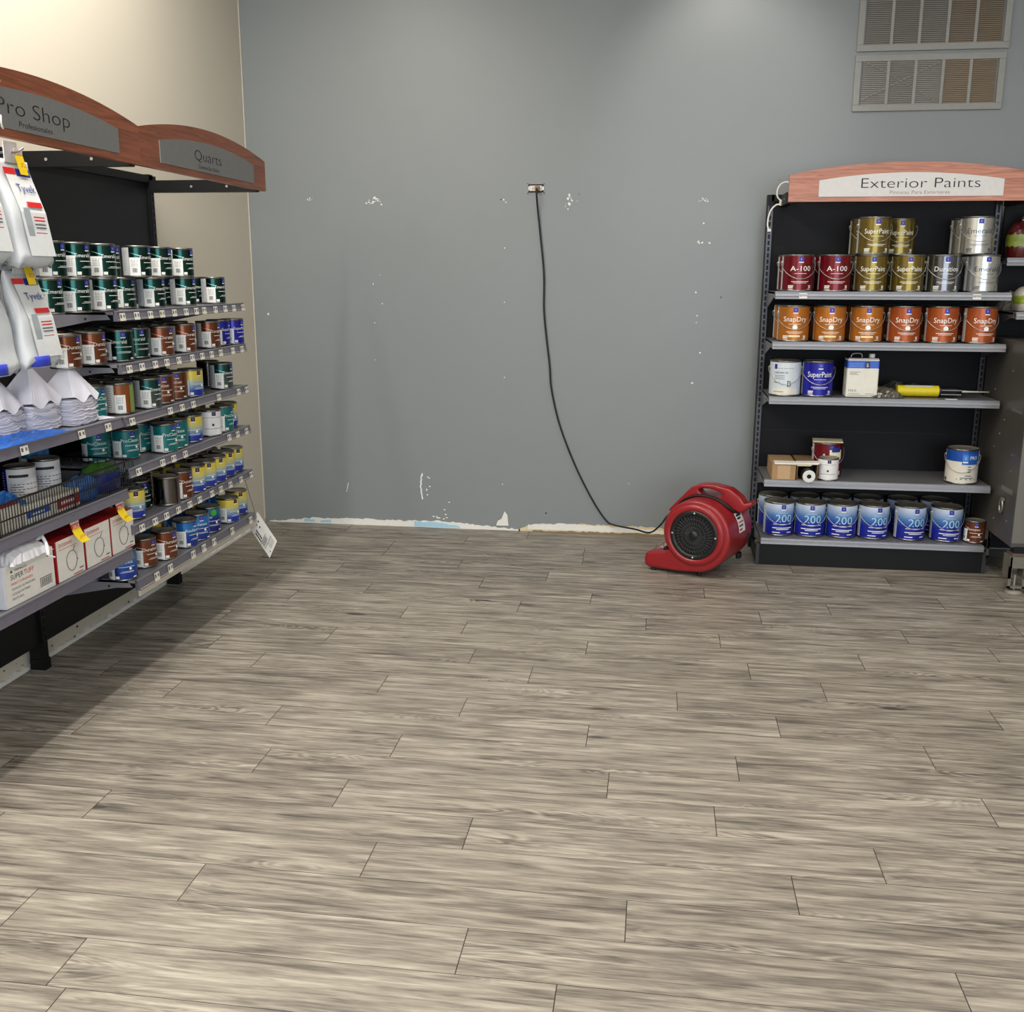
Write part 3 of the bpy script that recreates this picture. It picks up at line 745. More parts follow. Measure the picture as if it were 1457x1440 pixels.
# ---- gallons
def gal_label(col, title=None, tw=.1, th=.0225, tz=.106, tmat=WHITEP, logo=LOGO, circ=False, box2=False, kind='std', logor=0):
    q = MB(); r = GR + .0006; z0, z1 = .008, GH - .009; r1 = r + .0005; r2 = r1 + .0004
    q.cpatch(r, -76, 284 - 20, z0, z1, col, 36); q.cpatch(r, -96, -76, z0, z1, PALESIDE, 3)
    for i in range(12): q.cpatch(r1, -92, -80, .03 + i * .01, .033 + i * .01, mat('fine_print', '#9EA0A4', .6), 1)
    if logo: emblem(q, r1, logor, .148, .179, 8.5, logo)
    if kind == 'std':
        q.ctext(title, r1, logor, tz, th, tmat, tw)
        q.cpatch(r1, -22, 22, .0915, .0935, tmat, 5)
        q.cpatch(r1, -32, 32, .050, .0525, tmat, 6); q.cpatch(r1, -24, 24, .043, .045, tmat, 5)
        for z in (.028, .0225, .017): q.cpatch(r1, -44, -29 + z * 200, z, z + .0035, tmat, 2); q.cpatch(r1, 36 - z * 100, 44, z, z + .0035, tmat, 2)
        q.cpatch(r1, -44, -24, .0105, .0130, tmat, 2); q.cpatch(r1, 28, 44, .0105, .0130, tmat, 2)
        if circ:
            q.lathe([(.0001, 0), (.013, 0)], tmat, 20, (0, -r1 - .0012, .076), 'Y')
        if box2: q.cpatch(r1, -22, 20, .024, .034, mat('cream_print', '#F1DFA8', .4), 5)
    if kind == '200':
        q.ctext('200', r1, 4, .080, .044, mat('pale_blue_text', '#A9D2E4', .35), .096)
        q.ctext('UltraSpec', r1, 0, .128, .011, mat('pale_blue_text', '#8FC1DA', .35), .06)
        q.cpatch(r1, -38, 38, .066, .069, WHITEP, 6); q.cpatch(r1, -40, 40, .044, .0485, WHITEP, 6); q.cpatch(r1, -24, 26, .036, .0395, WHITEP, 5); q.cpatch(r1, -40, -10, .018, .0225, WHITEP, 4); q.cpatch(r1, 18, 38, .018, .0225, WHITEP, 3)
    if kind == 'B':
        q.cpatch(r1, -45, -34, .146, .172, NAVY, 2); q.cpatch(r1, -30, 30, .148, .152, mat('fine_print', '#9EA0A4', .6), 4)
        q.ctext('CARBOLINE 1340', r1, -44, .122, .010, INK, .075, 'L')
        for z in (.11, .101, .092): q.cpatch(r1, -44, -4, z, z + .0025, INKG, 4)
        q.ctext('PART B', r1, -44, .070, .008, INK, .034, 'L'); q.ctext('B', r1, 14, .052, .032, INK, .021)
        q.cpatch(r1, -50, 50, .009, .042, mat('cream_foot', '#DEDACB', .4), 8); q.cpatch(r2, -46, -6, .022, .025, INKG, 4)
    if kind == 'PRO':
        q.cpatch(r1, -76, 70, .124, z1, mat('pro_blue', '#1E4FA8', .3, .2), 14)
        V = [];
        q.cpatch(r2, 0, 62, .108, .168, mat('pro_mid_blue', '#2A63BE', .3, .2), 6)
        emblem(q, r2 + .0003, 12, .118, .160, 9, mat('logo_sky', '#3F86D4', .4)); q.ctext('PRO', r2 + .0004, 42, .136, .019, WHITEP, .042)
        for z in (.094, .080, .066): q.cpatch(r1, 22, 34, z, z + .004, INK, 1)
        for z, a in ((.046, 14), (.034, 30), (.026, 44)): q.cpatch(r1, 28 - a, 28 + a * .6, z, z + .0035, INK, 4)
        q.cpatch(r1, -74, -58, .012, .030, INKG, 2)
    return q.mesh('label')
LAB.update({
    'R': gal_label(mat('oxblood_print', '#6E0F1C', .22, .35), 'A-100', .112, .026), 'A': gal_label(mat('gold_print', '#7C6A33', .22, .7), 'SuperPaint', .136, .025),
    'M': gal_label(mat('steel_print', '#6C6C70', .18, .9), 'Duration', .128, .025), 'L': gal_label(mat('silver_print', '#BFC0BE', .26, .85), 'Emerald', .130, .025, tmat=mat('grey_text', '#3A4450', .4)),
    'N': gal_label(mat('amber_print', '#B06A22', .3, .3), 'SnapDry', .128, .026, circ=True, box2=True), 'X': gal_label(mat('orange_print', '#A24E20', .3, .3), 'SnapDry', .128, .026, circ=True),
    'SG': gal_label(mat('royal_gallon', '#1E1E96', .28, .2), 'SuperPaint', .140, .029), 'C': gal_label(mat('ice_print', '#CBD4DC', .35), kind='B', logo=None),
    'Z': gal_label(mat('bone_print', '#D9D4C6', .35), kind='PRO', logo=None),
    'T': gal_label(grad_mat('blue_fade_print', [(0, '#1B2490'), (.40, '#1F2E9A'), (.48, '#2F55A8'), (.62, '#4F7FBE'), (.85, '#B9CBE6'), (1, '#DCE6F2')], GH, .28, .15), kind='200'),
})
def front_note(i): return f"{NUM[i + 1]} from fan end"
GC = {'R': 'dark red', 'A': 'gold', 'M': 'dark steel', 'L': 'bright silver', 'N': 'amber orange', 'X': 'reddish orange', 'T': 'blue-fading-to-white', 'SG': 'royal blue', 'C': 'pale blue-white', 'Z': 'white and blue'}
GROWS = [
    ('lower row, Exterior Paints top shelf', 1.5135, 5.768, [('R', .729), ('R', .921), ('A', 1.107), ('A', 1.295), ('M', 1.474), ('L', 1.668)]),
    ('row, Exterior Paints second shelf', 1.2495, 5.768, [('N', .724), ('N', .914), ('N', 1.106), ('X', 1.299), ('X', 1.491), ('X', 1.684)]),
    ('row, Exterior Paints base shelf', .1625, 5.800, [('T', .714), ('T', .887), ('T', 1.060), ('T', 1.233), ('T', 1.430), ('T', 1.625)]),
]
for where, z, y, lst in GROWS:
    for i, (k, x) in enumerate(lst):
        rot = random.uniform(-5, 5)
        if k == 'T' and i in (0, 3, 4): rot = 12
        if k == 'X' and i == 5: rot = 8
        can(k, f"{GC[k]} gallon can, {front_note(i)}, front {where}", (x, y, z), R(rot), 'gallon cans in the ' + where, True)
can('A', 'gold gallon can stacked highest beside the Exterior Paints shelf middle', (1.107, 5.765, 1.5135 + GH), R(3), 'gallon cans stacked in the upper row', True)
can('L', 'bright silver gallon can stacked on others near the rag packs', (1.625, 5.768, 1.5135 + GH), R(-4), 'gallon cans stacked in the upper row', True)
can('A', 'gold gallon can half hidden behind the stacked gold can, toward the silver ones', (1.275, 5.945, 1.5135 + GH), R(-2), 'gallon cans stacked in the upper row', True)
can('A', 'gold gallon can peeking out behind the stacked gold can, toward the wall outlet', (1.100, 5.950, 1.5135 + GH), R(2), 'gallon cans stacked in the upper row', True)
can('L', 'silver gallon can half hidden behind the stacked bright silver can', (1.625, 5.950, 1.5135 + GH), R(3), 'gallon cans stacked in the upper row', True)
for k, x in (('R', .729), ('R', .921), ('A', 1.10), ('A', 1.285), ('M', 1.474), ('L', 1.66)): can(k, 'gallon can in the rear lower row of the Exterior Paints top shelf', (x, 5.952, 1.5135), R(random.uniform(-4, 4)), 'rear gallon cans on the Exterior Paints top shelf', True)
for k, x in (('N', .722), ('N', .912), ('N', 1.10), ('X', 1.29), ('X', 1.485), ('X', 1.675)): can(k, 'orange gallon can in the rear row of the Exterior Paints second shelf', (x, 5.952, 1.2495), R(random.uniform(-4, 4)), 'rear gallon cans on the Exterior Paints second shelf', True)
for x in (.700, .880, 1.058, 1.236, 1.425, 1.61): can('T', 'blue gallon can in the rear row of the Exterior Paints base shelf', (x, 5.985, .1625), R(random.uniform(-4, 4)), 'rear gallon cans on the base shelf', True)
can('C', 'pale blue-white gallon can printed with a large black B', (.700, 5.785, .9535), R(-4), None, True)
can('SG', 'royal blue gallon can with white script beside the B can', (.874, 5.785, .9535), R(2), None, True)
can('R', 'dark red gallon can behind the small white can and cardboard cartons', (.968, 5.870, .4955), R(8), None, True)
can('Z', 'white gallon can with blue top band standing alone at shelf end', (1.668, 5.768, .4955), R(-16), None, True)
can('W', 'small white quart can standing in front of the dark red gallon', (.956, 5.727, .4955), R(-2), None)
can('D', 'small brown quart can at the base shelf end beside blue gallons', (1.770, 5.765, .1625), R(-6), None)
# paper sheet and note on the red can
q = MB(); q.add([(-.085, -.05, 0), (.075, -.075, .002), (.09, .05, .001), (-.07, .075, 0), (-.085, -.05, -.006), (.075, -.075, -.004), (.09, .05, -.005), (-.07, .075, -.006)], [(0, 1, 2, 3), (7, 6, 5, 4), (0, 4, 5, 1), (1, 5, 6, 2), (2, 6, 7, 3), (3, 7, 4, 0)], mat('sheet_beige', '#CFC4A6', .6))
o = q.build('folded_paper'); o.location = (.962, 5.862, .4955 + GH + .007); tag(o, 'beige folded paper lying on the dark red gallon can lid', 'paper')
q = MB(); q.cpatch(GR + .0030, -8, 42, .098, .152, mat('note_cream', '#E8E2C0', .5), 6); q.cpatch(GR + .0036, 0, 36, .140, .168, NAVY, 5)
o = q.build('paper_note'); o.location = (.968, 5.870, .4955); o.rotation_euler = (0, 0, R(8)); tag(o, 'cream and navy note stuck to the dark red gallon can', 'note')

# ---- rectangular solvent can
t = thing('solvent_can', 'rectangular white metal can with blue band and white cap', 'can', (1.100, 5.72, .9535))
w, d, h = .166, .10, .205
q = MB(); q.box((-w / 2, 0, 0), (w / 2, d, h), mat('cream_metal', '#DEDBCF', .4), .006); q.build('body', t)
q = MB(); q.box((-w / 2 - .0006, -.0006, h * .74), (w / 2 + .0006, d + .0006, h - .004), mat('band_blue', '#2B55B4', .3, .2), .006)
for z in (.80, .84, .88): q.fpatch(-w / 2 + .01, .0, h * z, h * z + .0016, -.0011, mat('band_sky', '#7FA6E0', .3))
q.fpatch(.008, .034, h * .76, h * .93, -.0012, mat('logo_navy', '#1B1F48', .4)); q.ftext('S', .021, h * .80, .018, -.0016, WHITEP); q.build('band', t)
q = MB(); 
for z, a in ((.135, .09), (.128, .06), (.122, .075)): q.fpatch(-.068, -.068 + a * .6, z, z + .002, -.0005, INKG)
q.ftext('M.E.K.', -.068, .030, .013, -.0006, INKG, .045, 'L')
for a, b_ in ((-.068, -.01), (.02, .068)): q.fpatch(a, b_, .018, .020, -.0005, INKG)
q.fpatch(-.075, .06, .0100, .012, -.0005, INKG); q.build('lettering', t)
q = MB(); q.box((-w / 2 + .004, .004, h), (w / 2 - .004, d - .004, h + .006), TIN, .002); q.tube(catmull([(-.06, .05, h + .006), (-.05, .05, h + .024), (-.01, .05, h + .026), (.0, .05, h + .006)]), .004, TIN, 8); q.build('top_rim', t)
q = MB(); q.cyl(.016, h + .006, h + .026, WHITEP, 20, (.05, .05, 0)); q.build('cap', t)

# ---- caulk tube with its bag
t = thing('caulk_tube', 'yellow sealant tube with black collar and thin pale nozzle, lying down', 'sealant tube', (1.30, 5.80, .9535 + .032))
q = MB(); q.cyl(.030, .0, .215, mat('tube_yellow', '#D7C318', .35), 28, (0, 0, 0), 'X'); q.build('tube', t)
q = MB(); q.M = Matrix.Rotation(R(90), 4, 'Y') @ Matrix.Rotation(R(-90), 4, 'Z')
for k in range(1): q.cpatch(.0304, -60, 40, .04, .185, mat('tube_label', '#D8D8CE', .4), 8)
for z in (.06, .09, .12): q.cpatch(.0308, -40, -20, z, z + .02, INKG, 2)
q.build('label', t)
q = MB(); q.lathe([(.0001, .215), (.031, .215), (.031, .225), (.026, .232), (.026, .30), (.021, .315), (.015, .335), (.0001, .337)], mat('collar_black', '#131316', .35), 24, (0, 0, 0), 'X')
for a in (-.017, .006): q.box((.225, -.028, a), (.33, -.024, a + .005), mat('rod_grey', '#7E7E7C', .4, .5))
q.build('collar', t)
q = MB(); q.lathe([(.006, .335), (.004, .40), (.0025, .478), (.0001, .48)], mat('nozzle_bone', '#CFCABC', .4), 14, (0, 0, 0), 'X'); q.build('nozzle', t)
def crumple(name, sx, sy, sz, mt, seed, n=14, rough=.35, flat=True, jit=.12):
    rn = random.Random(seed); q = MB(); V, F = [], []
    ph = [(rn.uniform(2, 9), rn.uniform(2, 9), rn.uniform(0, 6)) for _ in range(5)]
    for j in range(n + 1):
        for i in range(n + 1):
            u, v = i / n * 2 - 1, j / n * 2 - 1
            e = max(0, 1 - abs(u) ** 3) * max(0, 1 - abs(v) ** 3)
            w_ = sum(sin(a * u + b_ * v + c) for a, b_, c in ph) / 5
            V.append((u * sx / 2 * (1 + .06 * rn.uniform(-1, 1)), v * sy / 2 * (1 + .06 * rn.uniform(-1, 1)), sz * e ** .6 * (1 - rough + rough * w_ + jit * rn.uniform(-1, 1)) + .001))
    m_ = n + 1
    for j in range(n):
        for i in range(n): F.append((j * m_ + i, j * m_ + i + 1, (j + 1) * m_ + i + 1, (j + 1) * m_ + i))
    o = len(V); V += [(x, y, 0) for x, y, z in V[:]]
    for j in range(n):
        for i in range(n): F.append((o + j * m_ + i, o + (j + 1) * m_ + i, o + (j + 1) * m_ + i + 1, o + j * m_ + i + 1))
    ring = [i for i in range(m_)] + [j * m_ + n for j in range(1, m_)] + [n * m_ + i for i in range(n - 1, -1, -1)] + [j * m_ for j in range(n - 1, 0, -1)]
    for a, b_ in zip(ring, ring[1:] + ring[:1]): F.append((a, o + a, o + b_, b_))
    q.add(V, F, mt, False)
    return q
q = crumple('x', .17, .13, .055, mat('bag_grey', '#57534A', .18, .2, .5, 30), 4); o = q.build('plastic_bag'); o.location = (1.235, 5.775, .9535); tag(o, 'crumpled grey plastic bag beside the yellow sealant tube', 'bag')
q = crumple('x', .30, .10, .085, mat('bag_dark', '#3A3A33', .2, .1, .5, 30), 9); o = q.build('plastic_bag'); o.location = (1.34, 5.90, .9535); tag(o, 'dark translucent bag heaped behind the yellow sealant tube', 'bag')
q = MB(); q.box((-.03, 0, 0), (.03, .02, .002), WHITEP); o = q.build('price_slip'); o.location = (1.56, 5.69, .9535); tag(o, 'small white slip lying below the yellow sealant tube collar', 'slip')

# ---- cardboard cartons with roll
KRAFT = mat('kraft', '#A2825C', .7, var=.1, scale=12); KRAFT2 = mat('kraft_dark', '#7C6244', .7, var=.12, scale=12); BXIN = mat('carton_inside', '#17130F', .8)
t = thing('cardboard_carton', 'closed tan cardboard carton beside the open one', 'box', (.648, 5.672, .4955), R(-1), 'cardboard cartons on the fourth shelf')
q = MB(); q.box((0, 0, 0), (.128, .30, .088), KRAFT, .002); q.box((.03, -.0012, .004), (.098, 0, .082), mat('kraft_pale', '#B99A74', .7)); q.build('carton', t)
q = MB(); q.box((.012, -.008, .088), (.13, .07, .095), PAPER); q.build('flap', t, 'white folded end flap')
t = thing('cardboard_carton', 'open dark cardboard carton with a roll poking out', 'box', (.782, 5.672, .4955), R(-1), 'cardboard cartons on the fourth shelf')
q = MB()
for a, b_ in (((0, 0, 0), (.004, .30, .090)), ((.106, 0, 0), (.11, .30, .090)), ((0, 0, 0), (.11, .30, .004)), ((0, 0, .086), (.11, .30, .090)), ((0, .296, 0), (.11, .30, .090))): q.box(a, b_, KRAFT2)
q.box((.004, .29, .004), (.106, .295, .086), BXIN); q.build('carton', t)
q = MB(); q.prism([(-.004, .091), (.108, .091), (.118, .097), (.118, .101), (0, .097)], -.01, .06, PAPER, 'XZ'); q.prism([(.0, .080), (.07, .080), (.085, .094), (-.01, .094)], -.004, 0, mat('flap_cream', '#E5DCB0', .6), 'XZ'); q.build('flap', t, 'cream and white end flap')
t = thing('wrapped_roll', 'black wrapped roll with white end poking out of the carton', 'roll', (.836, 5.585, .4955 + .004 + .0345))
q = MB(); q.lathe([(.012, .0), (.030, .0), (.034, .002)], mat('roll_white', '#D8D8D6', .5), 28, (0, 0, 0), 'Y', False); q.lathe([(.012, 0), (.012, .02), (.0001, .02)], INK, 20, (0, 0, 0), 'Y'); q.build('core', t, 'white ring end of the roll')
q = MB(); q.lathe([(.034, .0015), (.0344, .01), (.0344, .30), (.0001, .30)], mat('wrap_black', '#151517', .4), 28, (0, 0, 0), 'Y'); q.build('wrapping', t)

# ---- rag packs on the side gondola
def ragpack(label, loc, cols, W_, H_, D_, handle):
    t = thing('rag_pack', label, 'pack', loc, 0, 'packs of rags on the side gondola')
    def se(a, n_=3.2):
        c, s = cos(a), sin(a); return math.copysign(abs(c) ** (2 / n_), c), math.copysign(abs(s) ** (2 / n_), s)
    def ringz(z, k, off=0):
        return [(W_ / 2 * k * se(2 * PI * i / 28)[0] * (1 + off), D_ / 2 * k * se(2 * PI * i / 28)[1] * (1 + off), z + .004 * sin(i * 2.7)) for i in range(28)]
    prof = [(0, .90), (.04, 1), (.35, 1.02), (.6, 1.0), (.75, .93), (.88, .78), (.97, .5), (1, .2)]
    q = MB(); q.loft([ringz(H_ * z, k) for z, k in prof], cols[0]); q.build('wrap', t)
    q = MB(); q.loft([ringz(H_ * z, k, .012) for z, k in ((.30, 1.01), (.42, 1.02), (.44, 1.0), (.46, 1.02), (.60, 1.0))], cols[1], cap=False); q.build('band', t)
    if handle:
        q = MB(); q.tube(catmull([(-.055, -.01, H_ * .95), (-.04, -.02, H_ + .018), (.04, -.02, H_ + .018), (.055, -.01, H_ * .95)]), .008, mat('handle_dark', '#4A4848', .4), 8); q.box((-.06, -.035, H_ * .95), (.06, -.02, H_ * .985), WHITEP, .003); q.build('carry_handle', t)
    return t
ragpack('dark red wrapped pack of rags with green band and carry handle', (1.965, 5.99, 1.690), (mat('wrap_red', '#571416', .2, 0, .35, 30), mat('band_green', '#8C9A34', .35, 0, .3, 14)), .24, .205, .12, True)
ragpack('white wrapped pack of rags with bright green band', (1.975, 5.82, 1.4145), (mat('wrap_white', '#CFC9BC', .25, 0, .15, 30), mat('band_lime', '#93A63A', .35, 0, .3, 14)), .22, .135, .2, False)
q = crumple('x', .20, .16, .12, mat('bag_smoke', '#6E6A64', .15, .1, .45, 25), 21); o = q.build('plastic_bag'); o.location = (1.93, 5.985, 1.4145); tag(o, 'clear smoky plastic bag behind the white rag pack', 'bag')

# ================================================================ GREY MACHINE CABINET
GRY = mat('machine_grey', '#4F4D49', .40, .1, .12, 9); GRYL = mat('machine_pale', '#6A6862', .40, .1, .08, 12)
t = thing('paint_shaker', 'grey steel paint shaker cabinet on levelling feet beside the gondola', 'machine', (1.818, 5.33, 0))
q = MB(); q.box((0, 0, .245), (.60, .70, 1.272), GRY, .004); q.build('cabinet', t)
q = MB(); q.box((.0, -.012, 1.17), (.08, 0, 1.272), GRYL, .003); q.prism([(0, 1.165), (.036, 1.165), (.085, 1.0), (.085, .27), (0, .27)], -.010, 0, GRYL, 'XZ'); q.build('corner_strip', t)
for a_, b_ in (((-.003, .06, .505), (0, .22, .530)), ((-.0025, .10, .70), (0, .14, .706)), ((-.0025, .06, .92), (0, .2, .935))):
    q = MB(); q.box(a_, b_, mat('plate_pale', '#77756F', .35, .3)); q.build('side_plate', t)
q = MB()
q.tube([(-.012, .17 + .022 * cos(a), .425 + .035 * sin(a)) for a in [2 * PI * i / 16 for i in range(17)]], .006, mat('loop_steel', '#A09C92', .3, .8), 8); q.box((-.014, .15, .452), (-.001, .19, .470), mat('loop_steel', '#A09C92', .3, .8), .003); q.build('latch_ring', t)
for y, z in ((.3, .86), (.35, .78), (.12, .62), (.42, .70), (.5, 1.0), (.25, 1.12), (.3, .33), (.1, .36)):
    q = MB(); q.cyl(.004, -.002, .001, mat('rivet_pale', '#9C9A94', .35), 8, (0, y, z), 'X'); q.build('rivet', t)
def legpart(x, y):
    q = MB(); C_ = mat('leg_olive', '#6E6B60', .45, .1)
    q.box((x, y, .14), (x + .085, y + .008, .20), C_, .002); q.box((x, y, .085), (x + .012, y + .10, .20), C_); q.box((x + .073, y, .085), (x + .085, y + .10, .20), C_)
    q.box((x, y, .035), (x + .014, y + .012, .15), C_); q.box((x + .071, y, .035), (x + .085, y + .012, .15), C_); q.box((x, y, .035), (x + .085, y + .06, .046), C_)
    q.box((x + .01, y + .01, .20), (x + .08, y + .09, .215), mat('leg_brown', '#5A4D42', .6)); q.box((x + .02, y + .02, .215), (x + .07, y + .08, .25), BLACKM)
    q.cyl(.006, .02, .10, mat('bolt', '#C8C8C4', .3, .8), 10, (x + .042, y + .03, 0))
    l = q.build('leg', t)
    f = MB(); f.lathe([(.0001, 0), (.040, 0), (.042, .004), (.040, .014), (.022, .020), (.0001, .022)], mat('foot_cream', '#8C867A', .5), 24, (x + .042, y + .03, 0)); f.build('levelling_foot', l)
legpart(.0, -.02); legpart(.51, -.02); legpart(.0, .58)
q = MB(); q.lathe([(.0001, 0), (.03, 0), (.045, .02), (.062, .026), (.062, .029), (.043, .024), (.028, .006), (.0001, .005)], mat('tray_cream', '#D5CEC0', .4), 24); o = q.build('plastic_dish'); o.location = (1.91, 5.42, 1.272); tag(o, 'small cream plastic dish on the grey machine top', 'dish')

# ================================================================ RED AIR MOVER
import bmesh
t = thing('air_mover', 'red snail-shaped carpet drying fan on the floor by the grey wall', 'fan', (.228, 5.372, 0), R(-23.5))
RED = mat('fan_red', '#8C1820', .38, 0, .10, 6, coat=.15); FBLK = mat('fan_black', '#141517', .4)
DEP = .36; CZ = .236
def shell(a, off): rr = .178 + .030 * (215 - a) / 299 + off; return (rr * cos(R(a)), CZ + rr * sin(R(a)))
def hull():
    pts = []
    RR = .178
    for i in range(0, 41):       # drum from upper left clockwise to the foot, spiral growing toward the outlet
        a = R(215 - (215 + 84) * i / 40); rr = RR + .030 * (i / 40)
        pts.append((rr * cos(a), CZ + rr * sin(a)))
    pts += [(-.10, .018), (-.262, .018), (-.284, .030), (-.290, .062), (-.284, .094), (-.266, .106), (-.166, .124)]
    return pts
bm = bmesh.new(); P = hull()
vs = [bm.verts.new((u, 0, w)) for u, w in P]; f = bm.faces.new(vs)
r_ = bmesh.ops.extrude_face_region(bm, geom=[f]); nv = [g for g in r_['geom'] if isinstance(g, bmesh.types.BMVert)]
bmesh.ops.translate(bm, verts=nv, vec=(0, DEP, 0)); bmesh.ops.recalc_face_normals(bm, faces=bm.faces[:])
ed = [e for e in bm.edges if abs(e.verts[0].co.y - e.verts[1].co.y) < 1e-6]
bmesh.ops.bevel(bm, geom=ed, offset=.042, segments=5, affect='EDGES', profile=.5, clamp_overlap=True)
q = MB(); q.bm(bm, RED, True); q.build('housing', t)
q = MB()   # moulded ring round the intake
q.lathe([(.176, .046), (.176, .015), (.168, -.006), (.150, -.014), (.136, -.010), (.130, .004)], RED, 56, (0, 0, CZ), 'Y'); q.build('intake_rim', t)
q = MB()
q.lathe([(.136, -.006), (.131, -.011), (.112, -.011), (.108, -.004)], FBLK, 56, (0, 0, CZ), 'Y'); q.lathe([(.132, -.0012), (.0001, -.0012)], mat('fan_void', '#0A0A0B', .7), 40, (0, 0, CZ), 'Y')
RIB = mat('rib_grey', '#34363A', .3)
for k in range(36):
    a = 2 * PI * k / 36; b_ = a + .20
    q.tube([(.026 * cos(a), -.012, CZ + .026 * sin(a)), (.064 * cos(a + .09), -.014, CZ + .064 * sin(a + .09)), (.110 * cos(b_), -.008, CZ + .110 * sin(b_))], .0017, RIB, 5, False)
for rr in (.045, .066, .089): q.tube([(rr * cos(2 * PI * i / 40), -.013, CZ + rr * sin(2 * PI * i / 40)) for i in range(41)], .0015, RIB, 5, False)
q.lathe([(.0001, -.018), (.022, -.017), (.027, -.011), (.027, -.006)], FBLK, 24, (0, 0, CZ), 'Y')
g = q.build('intake_grille', t)
for a in (90, 180, 0, 270):
    q = MB(); q.lathe([(.0001, -.0155), (.0045, -.015), (.006, -.011)], mat('screw_bright', '#B8B8B4', .3, .7), 12, (.122 * cos(R(a)), 0, CZ + .122 * sin(R(a))), 'Y'); q.build('screw', g)
# handle with slot
q = MB()
out_ = [(-.205, .335), (-.215, .318), (-.19, .312), (-.12, .372), (-.06, .402), (.06, .404), (.14, .370), (.205, .352), (.262, .405), (.255, .42), (.215, .405), (.19, .44), (.13, .478), (.04, .492), (-.04, .486), (-.085, .465), (-.10, .45)]
bm = bmesh.new()
def loopv(pts, y): return [bm.verts.new((u, y, w)) for u, w in pts]
hole = [(.025 + .068 * cos(2 * PI * i / 20), .444 + .021 * sin(2 * PI * i / 20) - .10 * (.068 * cos(2 * PI * i / 20)) * .9) for i in range(20)]
for y in (.145, .225):
    a_ = loopv(out_, y); h_ = loopv(hole, y)
    e1 = [bm.edges.new((a_[i], a_[(i + 1) % len(a_)])) for i in range(len(a_))]; e2 = [bm.edges.new((h_[i], h_[(i + 1) % len(h_)])) for i in range(len(h_))]
    bmesh.ops.triangle_fill(bm, use_beauty=True, use_dissolve=False, edges=e1 + e2)
    if y == .145: A1, H1 = a_, h_
    else: A2, H2 = a_, h_
for P1, P2 in ((A1, A2), (H1, H2)):
    n = len(P1)
    for i in range(n): bm.faces.new((P1[i], P1[(i + 1) % n], P2[(i + 1) % n], P2[i]))
bmesh.ops.recalc_face_normals(bm, faces=bm.faces[:])
be = [e for e in bm.edges if len(e.link_faces) == 2 and e.calc_face_angle(0) > 1.2 and abs(e.verts[0].co.y - e.verts[1].co.y) < 1e-6]
bmesh.ops.bevel(bm, geom=be, offset=.010, segments=3, affect='EDGES', profile=.5)
q.bm(bm, RED, True); q.fpatch(-.005, .045, .4085, .414, .1443, WHITEP); q.build('handle', t)
q = MB()
for k in range(3):
    yy = .136 - .010 * k
    q.tube(catmull([(shell(a_, .006)[0], yy + dy, shell(a_, .006)[1] + dz) for a_, dy, dz in ((150, .02, 0), (132, 0, .004), (112, -.004, .002), (92, -.004, 0), (70, -.004, 0), (50, 0, .002), (38, .02, .004))] + [(.175, .19, .345), (.165, .245, .348)]), .0058, CORD, 7)
q.build('wound_cord', t)
q = MB(); q.M = Matrix.Translation((-.266, .10, .1075)) @ Matrix.Rotation(R(-10.2), 4, 'Y')
def ptext(mb, s, x, y, h, mt, w, rot):
    V, F, W, x0, cap = text_geo(s); k = h / cap; kx = w / W
    out = []
    for u, v in V:
        a, b_ = (u - x0) * kx - w / 2, v * k
        out.append((x + a * cos(rot) - b_ * sin(rot), y + a * sin(rot) + b_ * cos(rot), .0))
    mb.add(out, F, mt)
ptext(q, 'BUER', .018, .07, .050, WHITEP, .19, R(-90)); q.build('outlet_lettering', t)
q = MB(); q.cyl(.017, .10, .128, FBLK, 16, (-.178, .052, 0)); q.box((-.186, .036, .124), (-.170, .068, .140), FBLK, .004); q.build('speed_knob', t)
def side(y0, y1, a0, a1, off, mt):
    V, F = [], []
    for i in range(7):
        u, w_ = shell(a0 + (a1 - a0) * i / 6, off); V += [(u, y0, w_), (u, y1, w_)]
    q.add(V, [(2 * i, 2 * i + 1, 2 * i + 3, 2 * i + 2) for i in range(6)], mt)
q = MB(); side(.14, .235, 2, 34, .0022, PAPER)
for a0, a1, y1, mt in ((28, 31, .22, INK), (23, 26, .20, INK), (17, 19, .225, REDP), (11, 14, .21, INKG), (5, 8, .19, REDP)): side(.15, y1, a0, a1, .0032, mt)
q.build('rating_label', t)
for u, y in ((-.24, .03), (-.24, .31), (.02, .05), (.02, .31)):
    q = MB(); q.cyl(.014, 0, .045, mat('foot_rubber', '#161616', .7), 14, (u, y, 0)); q.build('rubber_foot', t)
for (u, z) in ((.19, .235), (.15, .115)):
    q = MB(); q.box((u - .012, .28, z - .055), (u + .012, .32, z - .02), FBLK, .005); q.build('bumper', t)

